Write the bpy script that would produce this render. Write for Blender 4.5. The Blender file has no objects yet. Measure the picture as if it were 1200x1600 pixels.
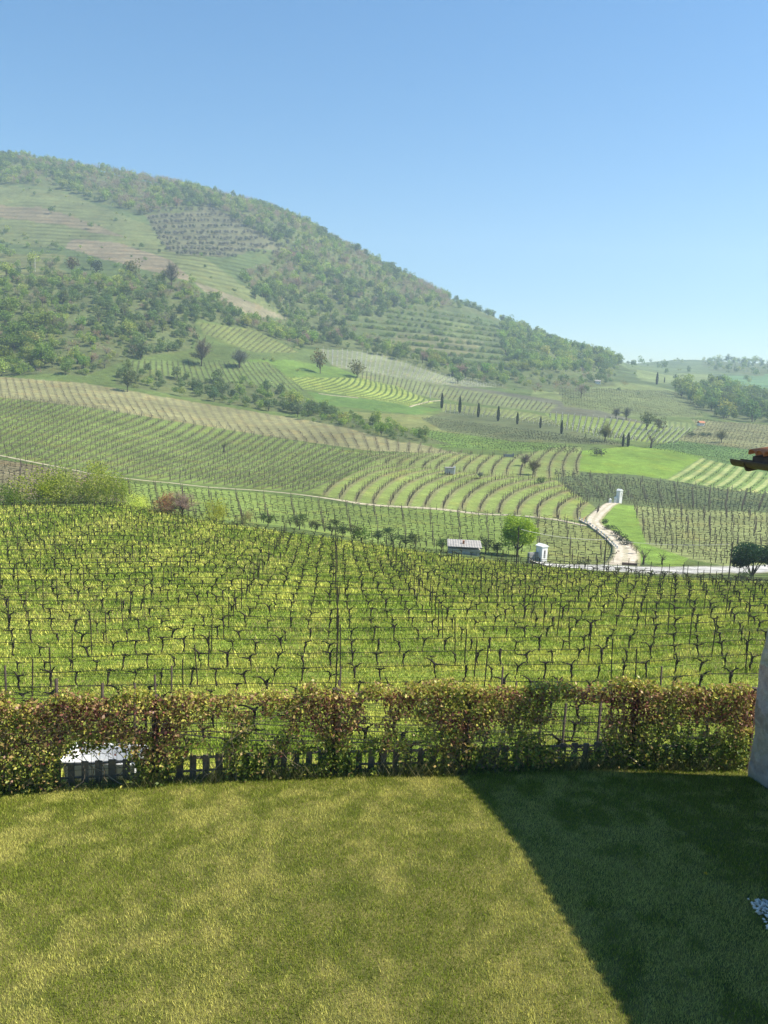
import bpy, math, random
import numpy as np
from math import radians, sin, cos, pi
from mathutils import Matrix, Vector

sc = bpy.context.scene
C = sc.collection
rnd = random.Random(7)
rng = np.random.default_rng(11)

# ---------------------------------------------------------------- camera
F, PITCH, ROLL, CH = 1250.0, radians(8.6), radians(2.5), 6.0      # focal length in photo pixels, camera height
cd = bpy.data.cameras.new("camera"); cam = bpy.data.objects.new("camera", cd); C.objects.link(cam)
cd.sensor_fit = 'VERTICAL'; cd.sensor_height = 24.0; cd.lens = 24.0 * F / 1600.0
cd.clip_start = 0.1; cd.clip_end = 20000
Mrot = Matrix.Rotation(pi / 2 - PITCH, 4, 'X') @ Matrix.Rotation(ROLL, 4, 'Z')
cam.matrix_world = Matrix.Translation((0, 0, CH)) @ Mrot
sc.camera = cam
RM = np.array(Mrot.to_3x3())

# ---------------------------------------------------------------- light
SUN_EL, SUN_AZ = radians(50.5), radians(89.5)      # azimuth clockwise from +Y (view direction): sun on the right
w = bpy.data.worlds.new("World"); sc.world = w; w.use_nodes = True
nt = w.node_tree; nt.nodes.clear()
sky = nt.nodes.new('ShaderNodeTexSky'); sky.sky_type = 'NISHITA'; sky.sun_disc = False
sky.sun_elevation = SUN_EL; sky.sun_rotation = SUN_AZ
sky.air_density = 1.1; sky.dust_density = .2; sky.ozone_density = 1.6; sky.altitude = 200
bg = nt.nodes.new('ShaderNodeBackground'); bg.inputs[1].default_value = 0.072
wo = nt.nodes.new('ShaderNodeOutputWorld')
hs_ = nt.nodes.new('ShaderNodeHueSaturation'); hs_.inputs['Saturation'].default_value = 1.42
nt.links.new(sky.outputs[0], hs_.inputs['Color']); nt.links.new(hs_.outputs[0], bg.inputs[0]); nt.links.new(bg.outputs[0], wo.inputs[0])
sd = bpy.data.lights.new("sun", 'SUN'); sd.energy = 4.6; sd.angle = radians(0.5); sd.color = (1.0, 0.93, 0.80)
sun = bpy.data.objects.new("sun", sd); C.objects.link(sun)
sdir = Vector((sin(SUN_AZ) * cos(SUN_EL), cos(SUN_AZ) * cos(SUN_EL), sin(SUN_EL)))
sun.rotation_euler = sdir.to_track_quat('Z', 'Y').to_euler(); sun.location = (60, 20, 80)
sc.view_settings.view_transform = 'Standard'; sc.view_settings.look = 'None'
sc.view_settings.exposure = 1.12; sc.view_settings.gamma = 1.0
sc.render.engine = 'CYCLES'
sc.cycles.max_bounces = 8; sc.cycles.diffuse_bounces = 4; sc.cycles.transmission_bounces = 5
sc.cycles.glossy_bounces = 1; sc.cycles.volume_bounces = 1; sc.cycles.transparent_max_bounces = 4

# ---------------------------------------------------------------- pixel <-> world
def ray(px, py):
    v = RM @ np.array([(px - 600) / F, -(py - 800) / F, -1.0])
    return v / v[1]                            # (a, 1, t)
def project(X, Y, Z):
    P = np.stack([X, Y, Z - CH], -1) @ RM
    d = np.where(-P[..., 2] < 1e-3, 1e-3, -P[..., 2])
    return 600 + F * P[..., 0] / d, 800 - F * P[..., 1] / d

# ---------------------------------------------------------------- noise
def _h(ix, iy, s):
    n = (ix.astype(np.int64) * 374761393 + iy.astype(np.int64) * 668265263 + s * 2147483647) & 0xffffffff
    n = ((n ^ (n >> 13)) * 1274126177) & 0xffffffff
    return ((n ^ (n >> 16)) & 0xffff) / 65535.0
def vnoise(x, y, s=0):
    x = np.asarray(x, float); y = np.asarray(y, float)
    ix = np.floor(x); iy = np.floor(y); fx = x - ix; fy = y - iy
    fx = fx * fx * (3 - 2 * fx); fy = fy * fy * (3 - 2 * fy)
    a = _h(ix, iy, s); b = _h(ix + 1, iy, s); c = _h(ix, iy + 1, s); d = _h(ix + 1, iy + 1, s)
    return (a * (1 - fx) + b * fx) * (1 - fy) + (c * (1 - fx) + d * fx) * fy
def fbm(x, y, s=0, o=4):
    r = 0; A = 1; T = 0
    for i in range(o):
        r = r + A * vnoise(x * 2 ** i + 17 * i, y * 2 ** i - 9 * i, s + i); T += A; A *= .5
    return r / T                               # 0..1

# ---------------------------------------------------------------- terrain surface
CP = []
def col(x, *pts):
    for y, D in pts: CP.append((x, y, D))
col(0, (1090, 29), (1000, 38), (900, 58), (820, 88), (792, 104), (778, 128), (750, 150), (712, 185), (680, 215), (650, 250), (622, 300),
    (592, 360), (585, 385), (500, 450), (440, 520), (425, 600), (385, 700), (335, 800), (295, 880), (252, 960))
col(150, (1088, 29), (900, 58), (790, 104), (778, 128), (745, 175), (690, 225), (640, 290), (603, 365), (520, 450), (450, 540), (425, 620),
    (380, 720), (320, 860), (278, 960))
col(300, (1085, 29.5), (1000, 38), (900, 58), (840, 82), (815, 98), (803, 125), (780, 150), (757, 185), (720, 230), (690, 270),
    (665, 310), (628, 370), (600, 410), (560, 450), (500, 510), (455, 570), (420, 650), (380, 760), (330, 870), (302, 960))
col(450, (900, 60), (830, 97), (818, 125), (770, 180), (715, 245), (685, 290), (648, 370), (600, 440), (560, 490), (520, 590), (480, 680),
    (420, 800), (345, 960))
col(600, (1080, 30), (1000, 39), (930, 53), (880, 75), (854, 92), (849, 118), (820, 140), (790, 172), (750, 205), (715, 250),
    (690, 290), (650, 370), (625, 430), (590, 500), (555, 570), (530, 650), (490, 750), (440, 880), (422, 950))
col(750, (1000, 39), (900, 70), (872, 88), (866, 116), (830, 140), (800, 172), (755, 205), (715, 260), (670, 350), (640, 430),
    (605, 520), (580, 620), (540, 730), (505, 870), (490, 940))
col(900, (1070, 31), (1000, 39), (940, 52), (900, 70), (889, 80), (885, 112), (850, 130), (812, 160), (780, 190), (740, 230),
    (700, 300), (670, 360), (640, 440), (610, 560), (580, 700), (548, 900))
col(1050, (1065, 31), (1000, 39), (930, 57), (905, 74), (893, 108), (850, 130), (798, 180), (760, 220), (715, 280), (690, 350),
    (665, 420), (640, 500), (612, 640), (590, 850), (572, 1200), (563, 1450))
col(1180, (1060, 31), (980, 42), (925, 60), (912, 72), (896, 106), (850, 130), (800, 180), (760, 230), (725, 280), (690, 360),
    (665, 440), (650, 520), (615, 700), (585, 1000), (568, 1500))
A_, L_, T_ = [], [], []
for (x, y, D) in CP:
    a, _, t = ray(x, y); A_.append(a); L_.append(math.log(D)); T_.append(t)
for a in (-.8, -.55, -.3, 0, .3, .55, .8):
    for D, z in ((12.6, -6.75), (15.0, -7.6), (18.5, -9.2), (23, -10.6)):
        A_.append(a); L_.append(math.log(D)); T_.append(z / D)
for k in range(len(CP)):                       # carry the edge columns outward
    x, y, D = CP[k]
    if x in (0, 1180):
        for e in (260, 620):
            xx = x + (e if x > 0 else -e)
            a, _, t = ray(xx, y + (xx - x) * math.tan(ROLL)); A_.append(a); L_.append(math.log(D)); T_.append(t)
for x, y, D in ((0, 275, 1250), (300, 325, 1250), (600, 450, 1250), (750, 520, 1250), (900, 570, 1300),
                (0, 400, 2400), (300, 430, 2400), (600, 500, 2400), (900, 590, 2400), (1180, 600, 2400), (1050, 595, 2400),
                (-300, 390, 2400), (1450, 610, 2400)):
    a, _, t = ray(x, y); A_.append(a); L_.append(math.log(D)); T_.append(t)
A_, L_, T_ = map(np.array, (A_, L_, T_))
SA, SL = 2.6, 1.0
def K(r2): return 0.5 * r2 * np.log(r2 + 1e-12)
_p = np.stack([A_ * SA, L_ * SL], 1); n = len(_p)
KK = K(((_p[:, None] - _p[None]) ** 2).sum(-1)) + np.eye(n) * 2e-4
PP = np.concatenate([np.ones((n, 1)), _p], 1)
sol = np.linalg.solve(np.block([[KK, PP], [PP.T, np.zeros((3, 3))]]), np.concatenate([T_, np.zeros(3)]))
def tps(a, l):
    out = np.full(a.shape, sol[n]) + sol[n + 1] * a * SA + sol[n + 2] * l * SL
    for i in range(n):
        out += sol[i] * K((a * SA - _p[i, 0]) ** 2 + (l * SL - _p[i, 1]) ** 2)
    return out
ga = np.concatenate([np.linspace(-1.15, -.58, 40)[:-1], np.linspace(-.58, .58, 690), np.linspace(.58, 1.15, 40)[1:]])
gl = np.linspace(math.log(12.6), math.log(2400), 1000)
ca = np.linspace(-1.15, 1.15, 231); cl = np.linspace(gl[0], gl[-1], 260)
CT = tps(*np.meshgrid(np.clip(ca, -.85, .85), cl, indexing='ij'))
def bil(T, ax, lx, a, l):
    i = np.clip(np.searchsorted(ax, a) - 1, 0, len(ax) - 2); j = np.clip(np.searchsorted(lx, l) - 1, 0, len(lx) - 2)
    fa = np.clip((a - ax[i]) / (ax[i + 1] - ax[i]), 0, 1); fl = np.clip((l - lx[j]) / (lx[j + 1] - lx[j]), 0, 1)
    return (T[i, j] * (1 - fa) + T[i + 1, j] * fa) * (1 - fl) + (T[i, j + 1] * (1 - fa) + T[i + 1, j + 1] * fa) * fl
def heightf(X, Y):
    """height of the land at X, Y (world metres)"""
    a = X / Y; l = np.log(Y)
    z = CH + Y * bil(CT, ca, cl, a, l)
    amp = np.clip((Y - 20) / 700, 0, 1)
    z = z + amp * 5.0 * (fbm(X / 70, Y / 70, 3) - .5) + (.12 + amp * .8) * (fbm(X / 9, Y / 9, 5) - .5)
    # terraces on the upper hill
    m = np.clip((Y - 560) / 60, 0, 1) * np.clip((1100 - Y) / 60, 0, 1) * np.clip((a + .2) / .05, 0, 1) * np.clip((.3 - a) / .05, 0, 1)
    st = 7.0; q = z / st; fz = q - np.floor(q)
    z = z * (1 - m) + m * st * (np.floor(q) + np.clip(fz * 2.6 - .8, 0, 1))
    return z
GA, GL = np.meshgrid(ga, gl, indexing='ij')
GY = np.exp(GL); GX = GA * GY; GZ = heightf(GX, GY)
GT = (GZ - CH) / GY
def zat(x, y):
    x = np.asarray(x, float); y = np.asarray(y, float)
    return CH + y * bil(GT, ga, gl, x / y, np.log(y))
def cast(px, py, dmin=0, dmax=1e9):
    """where the sight line of a photo pixel first meets the land, beyond dmin"""
    a, _, t = ray(px, py)
    T = bil(GT, ga, gl, np.full(gl.shape, a), gl); D = np.exp(gl)
    ok = np.where((T >= t) & (D >= dmin) & (D <= dmax))[0]
    if len(ok) == 0:
        m = (D >= dmin) & (D <= dmax); j = np.argmax(np.where(m, T, -9)); Y = D[j]
    else:
        j = ok[0]
        if j > 0 and T[j - 1] < t:
            f = (t - T[j - 1]) / (T[j] - T[j - 1]); Y = math.exp(gl[j - 1] + f * (gl[j] - gl[j - 1]))
        else: Y = D[j]
    return np.array([a * Y, Y, float(zat(a * Y, Y))])
def inpoly(px, py, poly):
    r = np.zeros(np.shape(px), bool); m = len(poly); j = m - 1
    for i in range(m):
        xi, yi = poly[i]; xj, yj = poly[j]
        if yi != yj:
            r ^= ((yi > py) != (yj > py)) & (px < (xj - xi) * (py - yi) / (yj - yi) + xi)
        j = i
    return r

# ---------------------------------------------------------------- mesh helpers
def mesh_np(name, V, Fa, colr=None, smooth=False, attrs=None):
    V = np.asarray(V, np.float32).reshape(-1, 3); Fa = np.asarray(Fa, np.int32)
    k = Fa.shape[1]; me = bpy.data.meshes.new(name)
    me.vertices.add(len(V)); me.vertices.foreach_set('co', V.ravel())
    me.loops.add(Fa.size); me.loops.foreach_set('vertex_index', Fa.ravel())
    me.polygons.add(len(Fa)); me.polygons.foreach_set('loop_start', np.arange(0, Fa.size, k, dtype=np.int32))
    try: me.polygons.foreach_set('loop_total', np.full(len(Fa), k, np.int32))
    except Exception: pass
    if smooth: me.polygons.foreach_set('use_smooth', np.ones(len(Fa), bool))
    me.update(calc_edges=True)
    if colr is not None:
        a = me.attributes.new('tint', 'FLOAT_COLOR', 'POINT')
        c = np.ones((len(V), 4), np.float32); c[:, :3] = colr; a.data.foreach_set('color', c.ravel())
    for nm, arr in (attrs or {}).items():
        if arr.ndim == 2:
            a = me.attributes.new(nm, 'FLOAT_COLOR', 'POINT'); c = np.ones((len(V), 4), np.float32); c[:, :3] = arr
            a.data.foreach_set('color', c.ravel())
        else:
            a = me.attributes.new(nm, 'FLOAT', 'POINT'); a.data.foreach_set('value', arr.astype(np.float32).ravel())
    return me
def obj(name, me, mat=None, parent=None, loc=None):
    o = bpy.data.objects.new(name, me); C.objects.link(o)
    if mat is not None and not me.materials: me.materials.append(mat)
    if parent is not None: o.parent = parent
    if loc is not None: o.location = loc
    return o
def tag(o, label=None, cat=None, group=None, kind=None):
    if label: o['label'] = label
    if cat: o['category'] = cat
    if group: o['group'] = group
    if kind: o['kind'] = kind
    return o
def empty(name, loc, rz=0, sc_=1.0, label=None, cat=None, group=None):
    o = bpy.data.objects.new(name, None); C.objects.link(o); o.empty_display_size = .3
    o.location = loc; o.rotation_euler = (0, 0, rz)
    o.scale = (sc_,) * 3 if not isinstance(sc_, (tuple, list)) else sc_
    return tag(o, label, cat, group)

class MB:
    """collects boxes, tubes and prisms into one mesh (triangles and quads as quads)"""
    def __init__(s): s.v = []; s.f = []
    def add(s, v, f):
        b = len(s.v); s.v += [tuple(map(float, p)) for p in v]; s.f += [tuple(b + i for i in q) for q in f]
    def box(s, c, size, rz=0, M=None):
        x, y, z = [k / 2 for k in size]; pts = []
        for dz in (-z, z):
            for dx, dy in ((-x, -y), (x, -y), (x, y), (-x, y)):
                p = Vector((dx, dy, dz))
                p = (M @ p) if M is not None else Vector((p.x * cos(rz) - p.y * sin(rz), p.x * sin(rz) + p.y * cos(rz), p.z))
                pts.append(p + Vector(c))
        s.add(pts, [(0, 3, 2, 1), (4, 5, 6, 7), (0, 1, 5, 4), (1, 2, 6, 5), (2, 3, 7, 6), (3, 0, 4, 7)])
    def tube(s, pts, r, n=6, cap=True):
        pts = [Vector(p) for p in pts]; rs = r if isinstance(r, (list, tuple)) else [r] * len(pts)
        b = len(s.v)
        for i, p in enumerate(pts):
            d = (pts[min(i + 1, len(pts) - 1)] - pts[max(i - 1, 0)]).normalized()
            u = d.cross(Vector((0, 0, 1))) if abs(d.z) < .95 else d.cross(Vector((1, 0, 0)))
            u.normalize(); v = d.cross(u)
            for k in range(n):
                an = 2 * pi * k / n; q = p + (u * cos(an) + v * sin(an)) * rs[i]; s.v.append(tuple(q))
        for i in range(len(pts) - 1):
            for k in range(n):
                k2 = (k + 1) % n
                s.f.append((b + i * n + k, b + i * n + k2, b + (i + 1) * n + k2, b + (i + 1) * n + k))
        if cap:
            s.f.append(tuple(b + k for k in range(n))[::-1]); s.f.append(tuple(b + (len(pts) - 1) * n + k for k in range(n)))
    def prism(s, prof, M):
        """prof: 2D outline in local XZ, M(x, y, z)->world, extruded along local y 0..1"""
        m = len(prof)
        v = [M(p[0], 0, p[1]) for p in prof] + [M(p[0], 1, p[1]) for p in prof]
        f = [tuple(range(m))[::-1], tuple(range(m, 2 * m))] + [(i, (i + 1) % m, m + (i + 1) % m, m + i) for i in range(m)]
        s.add(v, f)
    def mesh(s, name, smooth=False):
        me = bpy.data.meshes.new(name); me.from_pydata(s.v, [], s.f); me.update()
        if smooth:
            for p in me.polygons: p.use_smooth = True
        return me

def leaf_quads(P, size, aspect=.6, up=None, r=None):
    """diamond leaves at P (n,3), random orientation; size (n,)"""
    r = r or rng; nn = len(P); size = np.broadcast_to(size, (nn,))[:, None]
    d = r.normal(size=(nn, 3)); 
    if up is not None: d[:, 2] += up
    d /= np.linalg.norm(d, axis=1, keepdims=True)
    e = np.cross(d, r.normal(size=(nn, 3))); e /= np.linalg.norm(e, axis=1, keepdims=True) + 1e-9
    V = np.stack([P - d * size * .5, P + e * size * aspect * .5, P + d * size * .5, P - e * size * aspect * .5], 1).reshape(-1, 3)
    return V, np.arange(nn * 4).reshape(-1, 4)

# ---------------------------------------------------------------- materials
def new_mat(name):
    m = bpy.data.materials.new(name); m.use_nodes = True; t = m.node_tree; t.nodes.clear()
    return m, t, t.nodes, t.links
def noise_node(N, L, scale, detail=4, coord='Object', rough=.55):
    tc = N.new('ShaderNodeTexCoord'); nz = N.new('ShaderNodeTexNoise')
    nz.inputs['Scale'].default_value = scale; nz.inputs['Detail'].default_value = detail; nz.inputs['Roughness'].default_value = rough
    L.new(tc.outputs[coord], nz.inputs['Vector']); return nz
def simple_mat(name, c1, c2=None, scale=8, rough=.8, bump=0, bscale=30, metallic=0, detail=5, bdist=.02):
    m, t, N, L = new_mat(name); p = N.new('ShaderNodeBsdfPrincipled'); o = N.new('ShaderNodeOutputMaterial')
    L.new(p.outputs[0], o.inputs[0]); p.inputs['Roughness'].default_value = rough; p.inputs['Metallic'].default_value = metallic
    p.inputs['Specular IOR Level'].default_value = .3
    if c2 is None: p.inputs['Base Color'].default_value = (*c1, 1)
    else:
        nz = noise_node(N, L, scale, detail); cr = N.new('ShaderNodeValToRGB')
        cr.color_ramp.elements[0].position = .32; cr.color_ramp.elements[0].color = (*c1, 1)
        cr.color_ramp.elements[1].position = .68; cr.color_ramp.elements[1].color = (*c2, 1)
        L.new(nz.outputs['Fac'], cr.inputs[0]); L.new(cr.outputs[0], p.inputs['Base Color'])
    if bump:
        nb = noise_node(N, L, bscale, 6); b = N.new('ShaderNodeBump'); b.inputs['Strength'].default_value = bump; b.inputs['Distance'].default_value = bdist
        L.new(nb.outputs['Fac'], b.inputs['Height']); L.new(b.outputs[0], p.inputs['Normal'])
    return m
def leaf_mat(name, source, trans=.35, rough=.6, var=.25, fixed=None, spec=.2):
    """foliage: colour from the 'tint' attribute, the object colour or a fixed one"""
    m, t, N, L = new_mat(name)
    if source == 'attr':
        s = N.new('ShaderNodeAttribute'); s.attribute_name = 'tint'; cs = s.outputs['Color']
    elif source == 'object':
        s = N.new('ShaderNodeObjectInfo'); cs = s.outputs['Color']
    else:
        s = N.new('ShaderNodeRGB'); s.outputs[0].default_value = (*fixed, 1); cs = s.outputs[0]
    if var:
        g = N.new('ShaderNodeNewGeometry'); mr = N.new('ShaderNodeMapRange')
        mr.inputs['To Min'].default_value = 1 - var; mr.inputs['To Max'].default_value = 1 + var
        L.new(g.outputs['Random Per Island'], mr.inputs['Value'])
        mx = N.new('ShaderNodeVectorMath'); mx.operation = 'SCALE'
        L.new(cs, mx.inputs[0]); L.new(mr.outputs[0], mx.inputs['Scale']); cs = mx.outputs[0]
    p = N.new('ShaderNodeBsdfPrincipled'); p.inputs['Roughness'].default_value = rough; p.inputs['Specular IOR Level'].default_value = spec
    tr = N.new('ShaderNodeBsdfTranslucent'); ms = N.new('ShaderNodeMixShader'); ms.inputs[0].default_value = trans
    o = N.new('ShaderNodeOutputMaterial')
    L.new(cs, p.inputs['Base Color']); L.new(cs, tr.inputs[0])
    L.new(p.outputs[0], ms.inputs[1]); L.new(tr.outputs[0], ms.inputs[2]); L.new(ms.outputs[0], o.inputs[0])
    return m
M_leaf_attr = leaf_mat('foliage_tinted', 'attr')
M_leaf_obj = leaf_mat('foliage_by_tree', 'object', trans=.42)
M_blade = leaf_mat('grass_blades', 'attr', trans=.28, var=.55, rough=.7)
M_creeper = leaf_mat('creeper_leaves', 'attr', trans=.38, var=.3, rough=.45, spec=.4)
M_bark = simple_mat('bark', (.05, .04, .03), (.11, .09, .07), 6, .95, .6, 20)
M_vine = simple_mat('vine_bark', (.028, .022, .018), (.06, .045, .035), 12, .95, .6, 40)
M_twig = simple_mat('twigs', (.16, .12, .08), (.3, .24, .16), 9, .9)
M_metal = simple_mat('rusty_post', (.035, .026, .022), (.08, .055, .04), 10, .7)
M_wire = simple_mat('dark_wire', (.018, .016, .014), None, rough=.95)
M_mesh = simple_mat('dark_mesh_wire', (.035, .04, .035), None, rough=.5)
M_plank = simple_mat('weathered_plank', (.15, .11, .075), (.28, .215, .155), 7, .9, .4, 25)
M_postw = simple_mat('dark_wooden_post', (.05, .035, .028), (.10, .075, .06), 7, .9, .4, 25)
M_stake = simple_mat('pale_stake', (.42, .41, .38), (.6, .58, .54), 3, .8)
M_white = simple_mat('white_render', (.72, .71, .68), (.82, .81, .79), 3, .85, .2, 30)
M_white2 = simple_mat('white_plastic', (.78, .79, .8), (.82, .82, .82), 3, .4)
M_greyroof = simple_mat('grey_sheet_roof', (.24, .23, .21), (.38, .35, .32), 2, .7)
M_greywall = simple_mat('grey_boards', (.42, .38, .33), (.56, .52, .46), 3, .8)
M_dark = simple_mat('dark_opening', (.03, .032, .036), None, rough=.6)
M_terra = simple_mat('terracotta', (.33, .12, .06), (.55, .25, .13), 14, .85, .3, 60)
M_gutter = simple_mat('brown_gutter', (.05, .035, .025), (.075, .05, .035), 20, .45)

# stone wall
m, t, N, L = new_mat('rough_stone_plaster'); M_stone = m
p = N.new('ShaderNodeBsdfPrincipled'); o = N.new('ShaderNodeOutputMaterial'); L.new(p.outputs[0], o.inputs[0]); p.inputs['Roughness'].default_value = .95
vo = N.new('ShaderNodeTexVoronoi'); vo.inputs['Scale'].default_value = 2.6; tc = N.new('ShaderNodeTexCoord')
n1 = noise_node(N, L, 7, 8); mx = N.new('ShaderNodeVectorMath'); mx.operation = 'ADD'
L.new(tc.outputs['Object'], mx.inputs[0]); sc1 = N.new('ShaderNodeVectorMath'); sc1.operation = 'SCALE'; sc1.inputs['Scale'].default_value = .25
L.new(n1.outputs['Color'], sc1.inputs[0]); L.new(sc1.outputs[0], mx.inputs[1]); L.new(mx.outputs[0], vo.inputs['Vector'])
cr = N.new('ShaderNodeValToRGB'); cr.color_ramp.elements[0].color = (.30, .235, .165, 1); cr.color_ramp.elements[1].color = (.60, .49, .36, 1)
cr.color_ramp.elements[0].position = .3; cr.color_ramp.elements[1].position = .7
L.new(n1.outputs['Fac'], cr.inputs[0])
mc = N.new('ShaderNodeMixRGB'); mc.inputs[0].default_value = .3; L.new(cr.outputs[0], mc.inputs[1])
hv = N.new('ShaderNodeHueSaturation'); hv.inputs['Saturation'].default_value = .25; hv.inputs['Value'].default_value = .6
L.new(vo.outputs['Color'], hv.inputs['Color']); L.new(hv.outputs[0], mc.inputs[2]); L.new(mc.outputs[0], p.inputs['Base Color'])
ad = N.new('ShaderNodeMath'); ad.operation = 'ADD'; L.new(n1.outputs['Fac'], ad.inputs[0]); L.new(vo.outputs['Distance'], ad.inputs[1])
b = N.new('ShaderNodeBump'); b.inputs['Strength'].default_value = .9; b.inputs['Distance'].default_value = .06
L.new(ad.outputs[0], b.inputs['Height']); L.new(b.outputs[0], p.inputs['Normal'])

# land
m, t, N, L = new_mat('land'); M_land = m
p = N.new('ShaderNodeBsdfPrincipled'); o = N.new('ShaderNodeOutputMaterial'); L.new(p.outputs[0], o.inputs[0])
p.inputs['Roughness'].default_value = .95; p.inputs['Specular IOR Level'].default_value = .1
def at(nm): a = N.new('ShaderNodeAttribute'); a.attribute_name = nm; return a
base, rowc, rowm, rowcol = at('base'), at('rowc'), at('rowm'), at('rowcol')
fr = N.new('ShaderNodeMath'); fr.operation = 'FRACT'; L.new(rowc.outputs['Fac'], fr.inputs[0])
sb = N.new('ShaderNodeMath'); sb.operation = 'SUBTRACT'; L.new(fr.outputs[0], sb.inputs[0]); sb.inputs[1].default_value = .5
ab = N.new('ShaderNodeMath'); ab.operation = 'ABSOLUTE'; L.new(sb.outputs[0], ab.inputs[0])
mr = N.new('ShaderNodeMapRange'); mr.interpolation_type = 'SMOOTHSTEP'
mr.inputs['From Min'].default_value = .22; mr.inputs['From Max'].default_value = .38; L.new(ab.outputs[0], mr.inputs['Value'])
mu = N.new('ShaderNodeMath'); mu.operation = 'MULTIPLY'; L.new(mr.outputs[0], mu.inputs[0]); L.new(rowm.outputs['Fac'], mu.inputs[1])
mx = N.new('ShaderNodeMixRGB'); L.new(mu.outputs[0], mx.inputs[0]); L.new(base.outputs['Color'], mx.inputs[1]); L.new(rowcol.outputs['Color'], mx.inputs[2])
geo = N.new('ShaderNodeNewGeometry'); cur = mx.outputs[0]
for scl, lo, hi, det in ((.035, .72, 1.25, 5), (.35, .75, 1.28, 5), (2.2, .72, 1.3, 6)):
    nz = N.new('ShaderNodeTexNoise'); nz.inputs['Scale'].default_value = scl; nz.inputs['Detail'].default_value = det; nz.inputs['Roughness'].default_value = .65
    L.new(geo.outputs['Position'], nz.inputs['Vector'])
    mm = N.new('ShaderNodeMapRange'); mm.inputs['From Min'].default_value = .3; mm.inputs['From Max'].default_value = .7
    mm.inputs['To Min'].default_value = lo; mm.inputs['To Max'].default_value = hi; L.new(nz.outputs['Fac'], mm.inputs['Value'])
    vm = N.new('ShaderNodeVectorMath'); vm.operation = 'SCALE'; L.new(cur, vm.inputs[0]); L.new(mm.outputs[0], vm.inputs['Scale']); cur = vm.outputs[0]
nz = N.new('ShaderNodeTexNoise'); nz.inputs['Scale'].default_value = .12; nz.inputs['Detail'].default_value = 6; L.new(geo.outputs['Position'], nz.inputs['Vector'])
cr = N.new('ShaderNodeValToRGB'); cr.color_ramp.elements[0].position = .52; cr.color_ramp.elements[1].position = .72
cr.color_ramp.elements[0].color = (0, 0, 0, 1); cr.color_ramp.elements[1].color = (.45, .45, .45, 1); L.new(nz.outputs['Fac'], cr.inputs[0])
m2 = N.new('ShaderNodeMixRGB'); m2.blend_type = 'MULTIPLY'; m2.inputs[2].default_value = (1.35, 1.02, .8, 1)
L.new(cr.outputs[0], m2.inputs[0]); L.new(cur, m2.inputs[1]); L.new(m2.outputs[0], p.inputs['Base Color'])
nb = N.new('ShaderNodeTexNoise'); nb.inputs['Scale'].default_value = 1.3; nb.inputs['Detail'].default_value = 8; nb.inputs['Roughness'].default_value = .7
L.new(geo.outputs['Position'], nb.inputs['Vector'])
b = N.new('ShaderNodeBump'); b.inputs['Strength'].default_value = .7; b.inputs['Distance'].default_value = .35
L.new(nb.outputs['Fac'], b.inputs['Height']); L.new(b.outputs[0], p.inputs['Normal'])

# ---------------------------------------------------------------- land cover (field polygons in photo pixels, cast onto the land)
GRASS = (.085, .13, .028); 
PX, PY = project(GX, GY, GZ)
BASE = np.empty(GX.shape + (3,)); BASE[:] = (.085, .115, .035)
ROWC = np.zeros(GX.shape); ROWM = np.zeros(GX.shape); ROWCOL = np.zeros(GX.shape + (3,))
far = np.clip((GY - 400) / 300, 0, 1)[..., None]
BASE[:] = BASE * (1 - far) + np.array((.075, .10, .04)) * far
wob = (8 + 34 * np.clip((GY - 380) / 300, 0, 1)) * (fbm(GX / 45, GY / 45, 21) - .5)
def paint(poly, colr, dmin=0, dmax=1e9, soft=0):
    m = inpoly(PX + wob * soft, PY + wob * soft * .5, poly) & (GY >= dmin) & (GY <= dmax)
    BASE[m] = colr; ROWM[m] = 0
    return m
def invbil(X, Y, A0, A1, B1, B0):
    """s along the rows, u across them, for points X, Y inside the quad A0 A1 B1 B0"""
    s = np.full(X.shape, .5); u = np.full(X.shape, .5)
    for _ in range(7):
        px = (1 - u) * (A0[0] + (A1[0] - A0[0]) * s) + u * (B0[0] + (B1[0] - B0[0]) * s) - X
        py = (1 - u) * (A0[1] + (A1[1] - A0[1]) * s) + u * (B0[1] + (B1[1] - B0[1]) * s) - Y
        sx = (1 - u) * (A1[0] - A0[0]) + u * (B1[0] - B0[0]); sy = (1 - u) * (A1[1] - A0[1]) + u * (B1[1] - B0[1])
        ux = -(A0[0] + (A1[0] - A0[0]) * s) + (B0[0] + (B1[0] - B0[0]) * s); uy = -(A0[1] + (A1[1] - A0[1]) * s) + (B0[1] + (B1[1] - B0[1]) * s)
        det = sx * uy - sy * ux; det = np.where(np.abs(det) < 1e-6, 1e-6, det)
        s = np.clip(s - (px * uy - py * ux) / det, -3, 4); u = np.clip(u - (sx * py - sy * px) / det, -3, 4)
    return s, u
FIELDS = []
def field(poly, quad, spacing, base, rowcol, rowm=.8, bulge=0, dmin=100, dmax=1e9, plants=None, phase=.5):
    """a vineyard: ground colour between and under the rows; plants = (step, height, width, tint, post_every)"""
    q = [cast(x, y, dmin, dmax)[:2] for x, y in quad]
    m = paint(poly, base, dmin, dmax, .45)
    mid0 = (q[0] + q[1]) / 2; mid1 = (q[3] + q[2]) / 2
    dr = (q[1] - q[0]) + (q[2] - q[3]); dr /= np.linalg.norm(dr) + 1e-9
    dd = mid1 - mid0; width = abs(dd[0] * dr[1] - dd[1] * dr[0]); nr = max(2, round(width / spacing))
    s, u = invbil(GX[m], GY[m], *q); 
    ROWC[m] = (u - bulge * 4 * s * (1 - s)) * nr + phase - .5; ROWM[m] = rowm; ROWCOL[m] = rowcol
    FIELDS.append((poly, q, nr, bulge, plants, dmin, dmax))
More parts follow.
